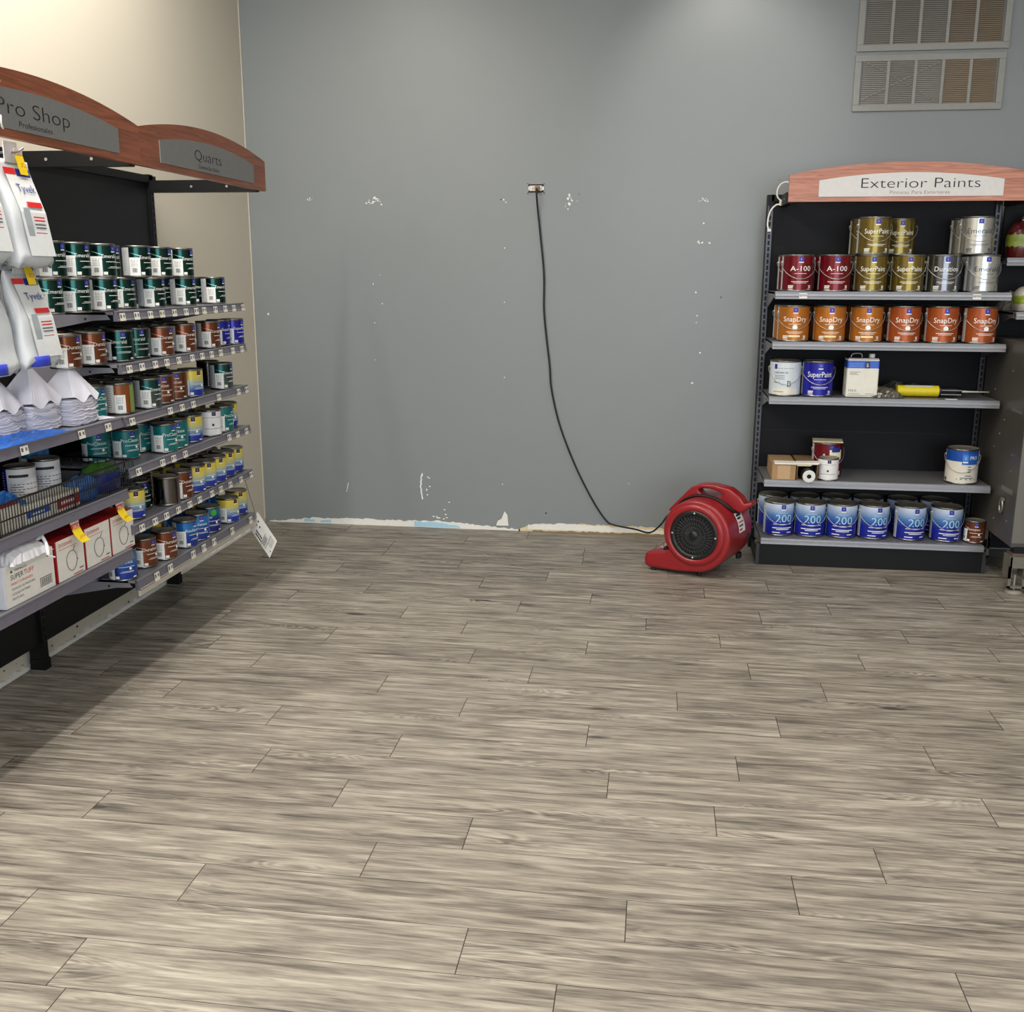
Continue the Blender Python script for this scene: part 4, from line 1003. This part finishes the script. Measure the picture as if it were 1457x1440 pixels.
# ================================================================ PRO SHOP GOODS
def hung_pack(label, x, y, zb, H_, W_, front=True, blue=False, tags=True, group='hanging packs of white coveralls'):
    """stuffed polybag hanging from a hook, front toward the aisle, foot swinging outward"""
    t = thing('coverall_pack', label, 'pack', (x, y, zb), PI / 2, group)
    PLB = mat('polybag_white', '#C4C8CC', .22, 0, .10, 30)
    def dep(v): return .042 * (1 - v) ** .8 * min(1, .35 + v / .10) + .006
    def cen(v): return .045 * v + .006 * sin(v * 9)
    def hw(v): return W_ / 2 * (1 - .10 * v)
    def yf(px, pz):
        v = min(max(pz / H_, 0), 1); return cen(v) - dep(v) - .0022
    rings = []
    for j in range(19):
        v = j / 18; rg = []
        for i in range(28):
            a = 2 * PI * i / 28; c, s = cos(a), sin(a); c2 = math.copysign(abs(c) ** .45, c); s2 = math.copysign(abs(s) ** .30, s)
            rg.append((hw(v) * c2 + .02 * (v - .5), cen(v) + dep(v) * s2 + (.003 * sin(i * 1.9 + j * 1.3) if s2 > -.5 else 0), H_ * v + .006 * sin(i * 1.1) * (1 - v)))
        rings.append(rg)
    q = MB(); q.loft(rings, PLB); q.build('bag', t)
    if front:
        q = MB()
        def strip_(x0, x1, z0, z1, mt, k=5, off=.0035):
            V, F = [], []
            for i in range(k + 1):
                xx = x0 + (x1 - x0) * i / k
                for jj in range(3):
                    zz = z0 + (z1 - z0) * jj / 2; V.append((xx, yf(xx - .02 * (zz / H_ - .5), zz) - off, zz))
            for i in range(k):
                for jj in range(2): F.append((3 * i + jj, 3 * i + 3 + jj, 3 * i + 4 + jj, 3 * i + 1 + jj))
            q.add(V, F, mt)
        card = mat('insert_white', '#D6D9DA', .35)
        strip_(-W_ * .30, W_ * .42, H_ * .10, H_ * .92, card, 6, .001)
        strip_(-W_ * .33, -.002, H_ * .86, H_ * .92, REDP); strip_(0, W_ * .40, H_ * .85, H_ * .92, NAVY)
        yo = lambda px, pz: yf(px - .02 * (pz / H_ - .5), pz) - .0050
        q.ftext('Tyvek', W_ * .10, H_ * .70, H_ * .075, 0, NAVY, W_ * .5, yfun=yo)
        strip_(-W_ * .06, W_ * .36, H_ * .56, H_ * .61, REDP)
        for i, (z, mm) in enumerate(((.46, REDP), (.43, REDP), (.39, INKG), (.36, INKG), (.31, REDP), (.28, REDP), (.24, INKG), (.21, INKG))):
            strip_(W_ * (.0 + .02 * (i % 2)), W_ * .32, H_ * z, H_ * (z + .013), mm, 3)
        strip_(-W_ * .22, -W_ * .05, H_ * .22, H_ * .55, mat('photo_grey', '#9BA4AA', .4), 2)
        for dx in (-.18, -.09): strip_(W_ * dx, W_ * (dx + .04), H_ * .2, H_ * .24, INK, 1)
        q.build('printed_insert', t)
    if blue:
        q = MB()
        q.loft([[(hw(0) * .5 * c_ + dx, cen(0) + .030 * s_ - .02, z) for c_, s_ in [(cos(2 * PI * i / 16), sin(2 * PI * i / 16)) for i in range(16)]] for z, dx in ((.002, -.03), (.02, -.032), (.035, -.035))], mat('cuff_blue', '#3345C4', .4)); q.build('blue_cuff', t)
    q = MB(); q.box((-.035, .036, H_ - .01), (.035, .040, H_ + .055), CLEAR); q.build('hang_tab', t)
    if tags:
        q = MB(); ty = .030
        q.box((.004, ty - .001, H_ + .018), (.05, ty, H_ + .036), mat('tag_paper', '#EDEBE4', .5)); q.ftext('SALE', .027, H_ + .021, .011, ty - .0015, REDP, .036)
        q.add([(.008, ty, H_ + .018), (.052, ty, H_ + .018), (.058, ty - .012, H_ - .045), (.014, ty - .012, H_ - .045)], [(3, 2, 1, 0), (0, 1, 2, 3)], YELLOW)
        q.ftext('$7.29', .034, H_ - .022, .014, ty - .0135, SALE, .03); q.build('sale_tag', t)
    return t
hung_pack('upper white coverall pack with yellow sale tag, nearest the Quarts rack', -2.04, 3.175, 1.618, .335, .190)
hung_pack('upper white coverall pack cut by the photo edge', -2.05, 2.96, 1.63, .33, .19, tags=False)
hung_pack('lower white coverall pack with yellow sale tag and blue cuff', -2.035, 3.152, 1.297, .308, .188, blue=True)
hung_pack('lower white coverall pack with blue cuff behind the tagged one', -2.17, 3.155, 1.283, .30, .188, front=False, blue=True, tags=False)
hung_pack('lower white coverall pack with blue cuff at the photo edge', -2.05, 2.945, 1.285, .31, .19, front=False, blue=True, tags=False)
hung_pack('upper white coverall pack hanging behind the tagged one', -2.17, 3.175, 1.61, .33, .188, front=False, tags=False)
for label, y, z in (('steel hook holding the upper tagged coverall packs', 3.18, 1.975), ('steel hook holding the lower tagged coverall packs', 3.16, 1.622), ('steel hook holding the upper coverall pack at the photo edge', 2.965, 1.978), ('steel hook holding the lower coverall pack at the photo edge', 2.95, 1.615)):
    t = thing('display_hook', label, 'hook', (-2.46, y, z), PI / 2, 'display hooks on the Pro Shop rack')
    q = MB(); q.tube([(0, 0, 0), (0, -.40, .0), (0, -.425, .012)], .0035, mat('hook_steel', '#8E9094', .3, .9), 8); q.build('rod', t)
    q = MB(); q.box((-.02, -.004, -.025), (.02, 0, .02), BLACKM); q.build('back_plate', t)

# stacks of pleated paper strainers
PAPC = mat('strainer_paper', '#DDDCE8', .75, 0, .04, 30); PAPS = mat('strainer_shade', '#D2D0DE', .75, 0, .05, 30)
def strainers(label, x, y, z, seed, hgt=.09, tip=.225, W_=.175):
    t = thing('strainer_stack', label, 'stack of paper strainers', (x, y, z), PI / 2, 'stacks of white paper strainers')
    rn = random.Random(seed); n = 16
    q = MB()
    for k in range(n):      # wavy sheets
        z0 = hgt * k / n; ox, oy = rn.uniform(-.006, .006), rn.uniform(-.006, .006); V, F = [], []
        m_ = 14
        for i in range(m_ + 1):
            u = i / m_ * 2 - 1
            wv = .010 * sin(u * 5 + k * .32 + seed) * (k / n) + .004 * sin(u * 11 + k)
            V += [(u * W_ / 2 + ox, -.075 + oy - .02 * (1 - u * u), z0 + max(0, wv)), (u * W_ / 2 + ox, -.075 + oy - .02 * (1 - u * u), z0 + max(0, wv) + hgt / n * .72), (u * W_ / 2 * .9 + ox, .08 + oy, z0 + hgt / n * .72 + .01 * k / n), (u * W_ / 2 * .9 + ox, .08 + oy, z0)]
        for i in range(m_):
            a = 4 * i; F += [(a, a + 4, a + 5, a + 1), (a + 1, a + 5, a + 6, a + 2), (a + 3, a + 2, a + 6, a + 7), (a, a + 3, a + 7, a + 4)]
        e = 4 * m_; F += [(0, 1, 2, 3), (e, e + 3, e + 2, e + 1)]
        q.add(V, F, PAPC if k % 2 else PAPS, True)
    q.build('folded_sheets', t)
    q = MB()    # tented top strainer leaning up to a point
    V, F = [], []; m_ = 14
    for i in range(m_ + 1):
        u = i / m_ * 2 - 1; V.append((u * W_ / 2 * 1.02, -.088 - .012 * (1 - u * u), hgt + .006 + .012 * sin(u * 6 + seed)))
    for i in range(m_ + 1):
        u = i / m_ * 2 - 1; V.append((u * W_ / 2 * .54, -.055 - .012 * (1 - u * u), hgt + (tip - hgt) * .5 + .002))
    ap = len(V); V.append((0.0, -.022, tip))
    for i in range(m_): F += [(i, i + 1, m_ + 2 + i, m_ + 1 + i), (m_ + 1 + i, m_ + 2 + i, ap)]
    b_ = len(V); V += [(-W_ / 2, .07, hgt), (W_ / 2, .07, hgt)]
    F += [(0, m_ + 1, ap, b_), (m_, b_ + 1, ap, 2 * m_ + 1), (b_, ap, b_ + 1)]
    q.add(V, F, PAPC, False)
    q.add([(-.018, -.068, hgt + .048), (.018, -.068, hgt + .048), (.004, -.076, hgt + .026), (-.004, -.076, hgt + .026)], [(3, 2, 1, 0), (0, 1, 2, 3)], mat('stamp_grey', '#8C8A98', .7))
    q.build('top_strainer', t)
strainers('stack of folded white paper strainers nearest the Quarts rack', -2.15, 3.462, 1.0585, 1, .088, .228, .172)
strainers('middle stack of folded white paper strainers, behind the blue sheet', -2.19, 3.285, 1.0585, 2, .088, .236, .18)
strainers('stack of folded white paper strainers cut by the photo edge', -2.21, 3.105, 1.0585, 5, .085, .22, .175)
q = crumple('x', .40, .115, .030, mat('sheet_blue', '#2F6CD0', .3, 0, .25, 14), 17, 16, .55); o = q.build('blue_drop_sheet'); o.location = (-2.085, 3.085, 1.0585); o.rotation_euler = (0, 0, PI / 2); tag(o, 'folded bright blue plastic sheet in front of the paper strainers', 'drop cloth')
q = MB(); q.add([(0, 0, 0), (.07, -.03, .001), (.06, .03, .010), (.01, .025, .012)], [(0, 1, 2, 3), (3, 2, 1, 0)], PAPC); o = q.build('loose_paper'); o.location = (-2.07, 3.545, 1.0595); o.rotation_euler = (0, 0, PI / 2); tag(o, 'loose white paper corner beside the paper strainer stacks', 'paper')

# wire guard in front of shelf with its goods
t = thing('wire_shelf_guard', 'black wire guard along the Pro Shop middle shelf front', 'wire guard', (-2.035, 2.42, .7775), PI / 2)
q = MB(); WR = mat('wire_black', '#0E0E10', .4); Lw = 1.29
for z, rr in ((.006, .0035), (.052, .003), (.106, .0042)): q.tube([(0, 0, z), (Lw, 0, z)], rr, WR, 6)
q.build('rail', t)
q = MB(); nw = 86
for i in range(nw + 1): q.tube([(Lw * i / nw, .003, .004), (Lw * i / nw, .003, .106)], .0017, WR, 5, False)
for i in range(9): q.tube([(Lw, .003 + .30 * i / 8, .004), (Lw, .003 + .30 * i / 8, .106)], .0017, WR, 5, False)
for z in (.006, .106): q.tube([(Lw, 0, z), (Lw, .3, z)], .0035, WR, 6)
for xx in (.0, .43, .86): q.tube([(xx, -.003, .004), (xx, -.003, .108)], .0035, WR, 6)
q.build('wire_upright', t)
LAB['KW'] = quart_label(mat('white_label', '#D9DADC', .4), None, logo=None, back=SBLU, box=False, sub=False, lo=-70, hi=60, extra=lambda q, r: (q.cpatch(r, -60, 10, .086, .096, INK, 6), [q.cpatch(r, -55, 50 - 60 * (i % 2), .06 - i * .009, .063 - i * .009, INKG, 7) for i in range(5)]))
LAB['KB'] = quart_label(BLU, None, logo=None, sub=False, lo=-62)
# boxes under the cans
def carton(label, loc, rz, W_, D_, H_, front, sides, group=None, deco=None, name='paper_box', cat='box'):
    t = thing(name, label, cat, loc, rz, group)
    q = MB(); q.box((0, .0008, 0), (W_, D_, H_), sides, .002); q.build('carton', t)
    q = MB(); q.fpatch(.0015, W_ - .0015, .0015, H_ - .0015, -.0002, front)
    if deco: deco(q, W_, H_)
    q.build('printed_front', t); return t
RB = mat('box_red', '#A9181C', .4); WB = mat('box_white', '#E6E3DC', .45); BB = mat('box_blue', '#2456B8', .4)
def d_red(q, W_, H_):
    q.fpatch(W_ * .1, W_ * .95, H_ * .18, H_ * .78, -.0008, RB); q.fpatch(W_ * .25, W_ * .75, H_ * .40, H_ * .56, -.0014, WHITEP)
def d_wht(q, W_, H_):
    q.fpatch(W_ * .12, W_ * .9, H_ * .3, H_ * .62, -.0008, BB); q.fpatch(W_ * .25, W_ * .70, H_ * .40, H_ * .50, -.0014, WHITEP)
carton('red and white printed box behind the wire guard', (-2.06, 3.195, .7775), PI / 2, .165, .11, .062, WB, mat('box_cream', '#D9D4C8', .5), None, d_red)
carton('white box with blue panel behind the wire guard', (-2.06, 3.02, .7775), PI / 2, .165, .11, .066, WB, mat('box_cream', '#D9D4C8', .5), None, d_wht)
carton('blue and red carton at the photo edge behind the wire guard', (-2.06, 2.85, .7775), PI / 2, .16, .11, .085, mat('box_cream', '#D9D4C8', .5), RB, None)
carton('flat grey carton under the two tilted quart cans', (-2.175, 3.16, .7775), PI / 2, .36, .20, .034, mat('box_grey', '#8A8A88', .6), mat('box_grey', '#8A8A88', .6), None)
o = can('KW', 'tilted quart can with white label over navy, nearer the photo edge', (-2.225, 3.262, .8125), face(-35), 'quart cans above the wire guard')
o = can('KW', 'quart can with white label and black strip beside the green pouch', (-2.225, 3.412, .8125), face(-30), 'quart cans above the wire guard')
o = can('KB', 'bright blue quart can half hidden behind two white-labelled cans', (-2.345, 3.54, .8375), face(-50), 'quart cans above the wire guard')
q = MB(); q.box((-.06, -.06, 0), (.06, .06, .058), KRAFT2); o = q.build('cardboard_block'); o.location = (-2.36, 3.545, .7775); tag(o, 'small brown carton under the bright blue quart can', 'box')
def pouch(label, loc, rz, W_, D_, H_, mts, name='rag_pouch'):
    t = thing(name, label, 'pouch', loc, rz)
    def rg(z, k): return [(W_ / 2 * k * math.copysign(abs(cos(a)) ** .7, cos(a)), D_ / 2 * k * math.copysign(abs(sin(a)) ** .7, sin(a)), z + .004 * sin(5 * a)) for a in [2 * PI * i / 24 for i in range(24)]]
    q = MB(); q.loft([rg(0, .9), rg(H_ * .15, 1), rg(H_ * .55, 1.0), rg(H_ * .72, .95)], mts[0], cap=True); q.build('pouch', t)
    q = MB(); q.loft([rg(H_ * .70, .965), rg(H_ * .85, .8), rg(H_ * .96, .5), rg(H_, .15)], mts[1]); q.build('stripe', t)
NVY = mat('pouch_navy', '#1B2A86', .3, 0, .5, 120); GRNP = mat('pouch_green', '#3E6B2A', .3, 0, .2, 20)
pouch('navy speckled pouch with green top, inside the wire guard near the Quarts rack', (-2.12, 3.60, .7775), PI / 2, .17, .13, .105, (NVY, GRNP))
pouch('plain blue pouch inside the wire guard between cartons and green-topped pouch', (-2.095, 3.425, .7775), PI / 2, .15, .09, .088, (mat('pouch_blue', '#27559E', .3, 0, .3, 40), mat('pouch_blue2', '#3F74B8', .3, 0, .2, 40)))
q = crumple('x', .16, .10, .05, mat('foil_blue', '#2466B6', .2, .3, .3, 30), 33); o = q.build('foil_bag'); o.location = (-2.13, 3.0, .8435); o.rotation_euler = (0, 0, PI / 2); tag(o, 'shiny blue foil bag at the photo edge above the wire guard', 'bag')

# boxes of masks on the lowest Pro Shop shelf
def d_mask(q, W_, H_):
    q.ftext('DF300N95', W_ * .10, H_ * .82, H_ * .085, -.0008, REDP, W_ * .48, 'L'); q.fpatch(W_ * .10, W_ * .74, H_ * .755, H_ * .765, -.0007, REDP)
    P_ = [(W_ * .52 + W_ * .19 * cos(a) * (1 + .12 * sin(a)), -.0015, H_ * .40 + H_ * .24 * sin(a)) for a in [2 * PI * i / 28 for i in range(29)]]
    q.tube(P_, .0011, INKG, 5, False); q.tube([(W_ * .60, -.0015, H_ * .64), (W_ * .66, -.0015, H_ * .74)], .001, INKG, 5, False); q.tube([(W_ * .70, -.0015, H_ * .40), (W_ * .74, -.0015, H_ * .37)], .0015, INKG, 5, False)
    q.fpatch(W_ * .78, W_ * .93, H_ * .12, H_ * .15, -.0008, INKG); q.fpatch(W_ * .55, W_ * .9, H_ * .035, H_ * .06, -.0008, REDP)
for lab, y in (('respirator box, red sided and white fronted, beside the paint strainer box', 3.155), ('middle of the three white-fronted red respirator boxes', 3.338), ('white-fronted red respirator box nearest the Quarts rack', 3.518)):
    carton(lab, (-2.045, y, .5375), PI / 2, .172, .22, .150, WB, RB, 'respirator boxes on the low Pro Shop shelf', d_mask, 'respirator_box')
def d_tuff(q, W_, H_):
    q.ftext('TRIMACO', W_ * .20, H_ * .80, H_ * .055, -.0008, INK, W_ * .24, 'L')
    q.add([(W_ * .12, -.0008, H_ * .80), (W_ * .17, -.0008, H_ * .80), (W_ * .145, -.0008, H_ * .87)], [(0, 1, 2)], INK)
    q.ftext('SUPER', W_ * .12, H_ * .63, H_ * .12, -.0008, INK, W_ * .25, 'L'); q.ftext('TUFF', W_ * .38, H_ * .63, H_ * .12, -.0008, REDP, W_ * .20, 'L')
    q.ftext('PAINT STRAINERS', W_ * .12, H_ * .50, H_ * .06, -.0008, REDP, W_ * .43, 'L')
    for i, s_ in enumerate(('TAMICES DE PINTURA', 'COLADOR PARA', 'PINTURA')): q.ftext(s_, W_ * .12, H_ * (.38 - .115 * i), H_ * .055, -.0008, INKG, W_ * (.46, .36, .22)[i], 'L')
    q.fpatch(W_ * .68, W_ * .93, H_ * .14, H_ * .36, -.0007, INKG); q.fpatch(W_ * .69, W_ * .92, H_ * .16, H_ * .34, -.0009, WB)
    for i in range(16): q.fpatch(W_ * (.70 + .0135 * i), W_ * (.70 + .0135 * i + (.008 if i % 3 else .004)), H_ * .17, H_ * .33, -.0012, INK)
    for i in (0, 1): q.fpatch(W_ * (.86 + .05 * i), W_ * (.89 + .05 * i), H_ * .80, H_ * .85, -.0008, INK)
carton('white printed paint strainer box with barcode under the white mesh bag', (-2.045, 2.862, .5375), PI / 2, .275, .20, .142, WB, mat('box_side_white', '#D9DBE4', .5), None, d_tuff, 'strainer_box')
t = thing('mesh_bag', 'white mesh strainer bag slumped over the printed paint strainer box', 'bag', (-2.10, 2.99, .6795), PI / 2)
q = crumple('x', .22, .16, .060, mat('mesh_white', '#CFCFD4', .7, 0, .05, 200), 51, 16, .10, jit=.01); q.build('bag', t)
q = MB(); q.tube(catmull([(.085, -.035, .035), (.108, -.045, .045), (.118, -.04, .060), (.110, -.025, .068), (.100, -.05, .05), (.085, -.075, .02), (.06, -.094, -.006)]), .006, mat('mesh_cord', '#EDEDF0', .6), 7); q.tube(catmull([(.06, -.094, -.006), (.075, -.0975, -.016), (.09, -.098, -.022)]), .003, mat('mesh_cord', '#EDEDF0', .6), 6); q.build('drawstring', t)
for lab, y in (('curled yellow sale tag hanging nearer the paint strainer box', 3.262), ('curled yellow sale tag hanging nearest the Quarts rack', 3.572)):
    t = thing('sale_tag', lab, 'sale tag', (-2.0335, y, .765), PI / 2, 'sale tags hanging from the middle Pro Shop shelf')
    q = MB(); q.add([(-.028, -.002, -.035), (.028, -.002, -.035), (.028, 0, .004), (-.028, 0, .004)], [(0, 1, 2, 3), (3, 2, 1, 0)], CLEAR); q.fpatch(-.02, .006, -.028, -.004, -.0035, INKG); q.build('clear_holder', t)
    q = MB(); V, F = [], []
    for i in range(9):
        v = i / 8; V += [(-.026 + .010 * v, -.002 - .035 * v ** 2, -.035 - .078 * v + .012 * v ** 3), (.026 + .010 * v, -.002 - .035 * v ** 2, -.035 - .078 * v + .012 * v ** 3)]
    F = [(2 * i, 2 * i + 1, 2 * i + 3, 2 * i + 2) for i in range(2, 8)]; q.add(V, F + [tuple(reversed(f)) for f in F], YELLOW)
    F = [(2 * i, 2 * i + 1, 2 * i + 3, 2 * i + 2) for i in range(0, 2)]; q.add(V, F + [tuple(reversed(f)) for f in F], SALE)
    q.ftext('SALE', .0, -.052, .013, -.0065, WHITEP, .04); q.ftext('$19.99', .004, -.088, .012, -.026, SALE, .03); q.build('paper_tag', t)

# ================================================================ HANGING INFO CARD
t = thing('info_card', 'white printed card dangling on a string from the Quarts rack', 'card', (-2.03, 4.9, .40))
a, b_, c, d = [Vector(p) for p in ((-2.025, 4.9, .394), (-1.915, 4.87, .248), (-1.977, 4.87, .151), (-2.069, 4.9, .302))]
O_ = Vector((-2.03, 4.9, .40)); U = (b_ - a); Vv = (d - a)
def cp(u, v, off=0): p = a + U * u + Vv * v - O_; return (p.x, p.y - off, p.z)
q = MB(); q.add([cp(0, 0), cp(1, 0), cp(1, 1), cp(0, 1), cp(0, 0, -.002), cp(1, 0, -.002), cp(1, 1, -.002), cp(0, 1, -.002)], [(0, 1, 2, 3), (3, 2, 1, 0), (4, 7, 6, 5), (0, 4, 5, 1), (1, 5, 6, 2), (2, 6, 7, 3), (3, 7, 4, 0)], PAPER); q.build('card', t)
q = MB()
def dot(u, v, r, mt):
    q.add([cp(u + r * .55 * cos(2 * PI * i / 10), v + r * sin(2 * PI * i / 10), .0012) for i in range(10)], [tuple(range(10)), tuple(range(9, -1, -1))], mt)
def bar(u0, u1, v0, v1, mt): q.add([cp(u0, v0, .0012), cp(u1, v0, .0012), cp(u1, v1, .0012), cp(u0, v1, .0012)], [(0, 1, 2, 3), (3, 2, 1, 0)], mt)
for i, u in enumerate((.16, .28)): dot(u, .3 + .12 * i, .05, INK)
for i in range(5):
    for j in range(2): dot(.24 + .06 * i + .02 * j, .72 + .14 * j, .05, INK)
dot(.16, .5, .06, mat('fine_print', '#9EA0A4', .6)); dot(.93, .72, .035, INK)
bar(.54, .553, .35, 1, INK); bar(.73, .743, .12, .92, INK)
for i in range(6): bar(.57 + .022 * i, .58 + .022 * i, .42, .9, INKG); bar(.765 + .03 * i, .772 + .03 * i, .12, .6, INKG)
q.build('print', t)
q = MB(); p0 = Vector((-2.084, 4.9, .563)) - O_; q.tube([(-2.0 - O_.x - .03, -.003, .585 - O_.z), tuple(p0), cp(.06, .25, .002)], .0013, mat('string', '#5A4A38', .8), 5); q.build('string', t)

# ================================================================ LIGHT
def area(name, loc, rot, sx, sy, power, col, spread=180):
    l = bpy.data.lights.new(name, 'AREA'); l.shape = 'RECTANGLE'; l.size = sx; l.size_y = sy; l.energy = power; l.color = col; l.spread = R(spread)
    o = bpy.data.objects.new(name, l); COL.objects.link(o); o.location = loc; o.rotation_euler = rot; return o
def spot(name, loc, target, power, col, ang, blend=.8, r=.04):
    l = bpy.data.lights.new(name, 'SPOT'); l.energy = power; l.color = col; l.spot_size = R(ang); l.spot_blend = blend; l.shadow_soft_size = r
    o = bpy.data.objects.new(name, l); COL.objects.link(o); o.location = loc
    o.rotation_euler = (Vector(target) - Vector(loc)).to_track_quat('-Z', 'Y').to_euler(); return o
WARM, COOL, NEUT = (1, .90, .76), (.82, .91, 1.0), (1, .95, .87)
area('window_daylight', (2.1, YF + .03, 1.7), (R(90), 0, 0), 6.1, 2.4, 225, (.80, .90, 1.0))
area('strip_light_a', (-1.80, .9, ZC - .03), (0, 0, 0), .12, 7.6, 195, NEUT)
area('strip_light_b', (-2.16, .9, ZC - .03), (0, 0, 0), .10, 7.6, 52, NEUT)
area('strip_light_c', (.90, .7, ZC - .03), (0, 0, 0), .25, 8.0, 82, NEUT, 165)
area('strip_light_d', (3.2, .7, ZC - .03), (0, 0, 0), .25, 8.0, 60, NEUT, 165)
spot('wall_spot_left', (-1.9, 4.75, ZC - .06), (-2.53, 5.25, 2.9), 4, WARM, 75)
spot('wall_spot_back', (.35, 4.9, ZC - .06), (.36, 6.25, 2.55), 46, NEUT, 56)
w = bpy.data.worlds.new('World'); SC.world = w; w.use_nodes = True
w.node_tree.nodes['Background'].inputs[0].default_value = (.75, .85, 1, 1); w.node_tree.nodes['Background'].inputs[1].default_value = .35

# ================================================================ CAMERA
M3 = [[0.9900590990308398, 0.14061562891435692, 0.0031977071882504806], [0.034361569250280215, -0.21976495694358722, -0.9749475094887117], [-0.13639011322269703, 0.9653655310837461, -0.22241206894073162]]
cam = bpy.data.cameras.new('camera'); cam.sensor_width = 36; cam.lens = 1448.35 / 1457 * 36; cam.clip_start = .05
co = bpy.data.objects.new('camera', cam); COL.objects.link(co); SC.camera = co
rx, dn, fw = [Vector(r) for r in M3]
co.matrix_world = Matrix(((rx.x, -dn.x, -fw.x, 0), (rx.y, -dn.y, -fw.y, 0), (rx.z, -dn.z, -fw.z, 1.6), (0, 0, 0, 1)))
vs_ = SC.view_settings; vs_.view_transform = 'Standard'; vs_.look = 'None'; vs_.exposure = 0.0; vs_.gamma = 1.0; vs_.use_curve_mapping = False
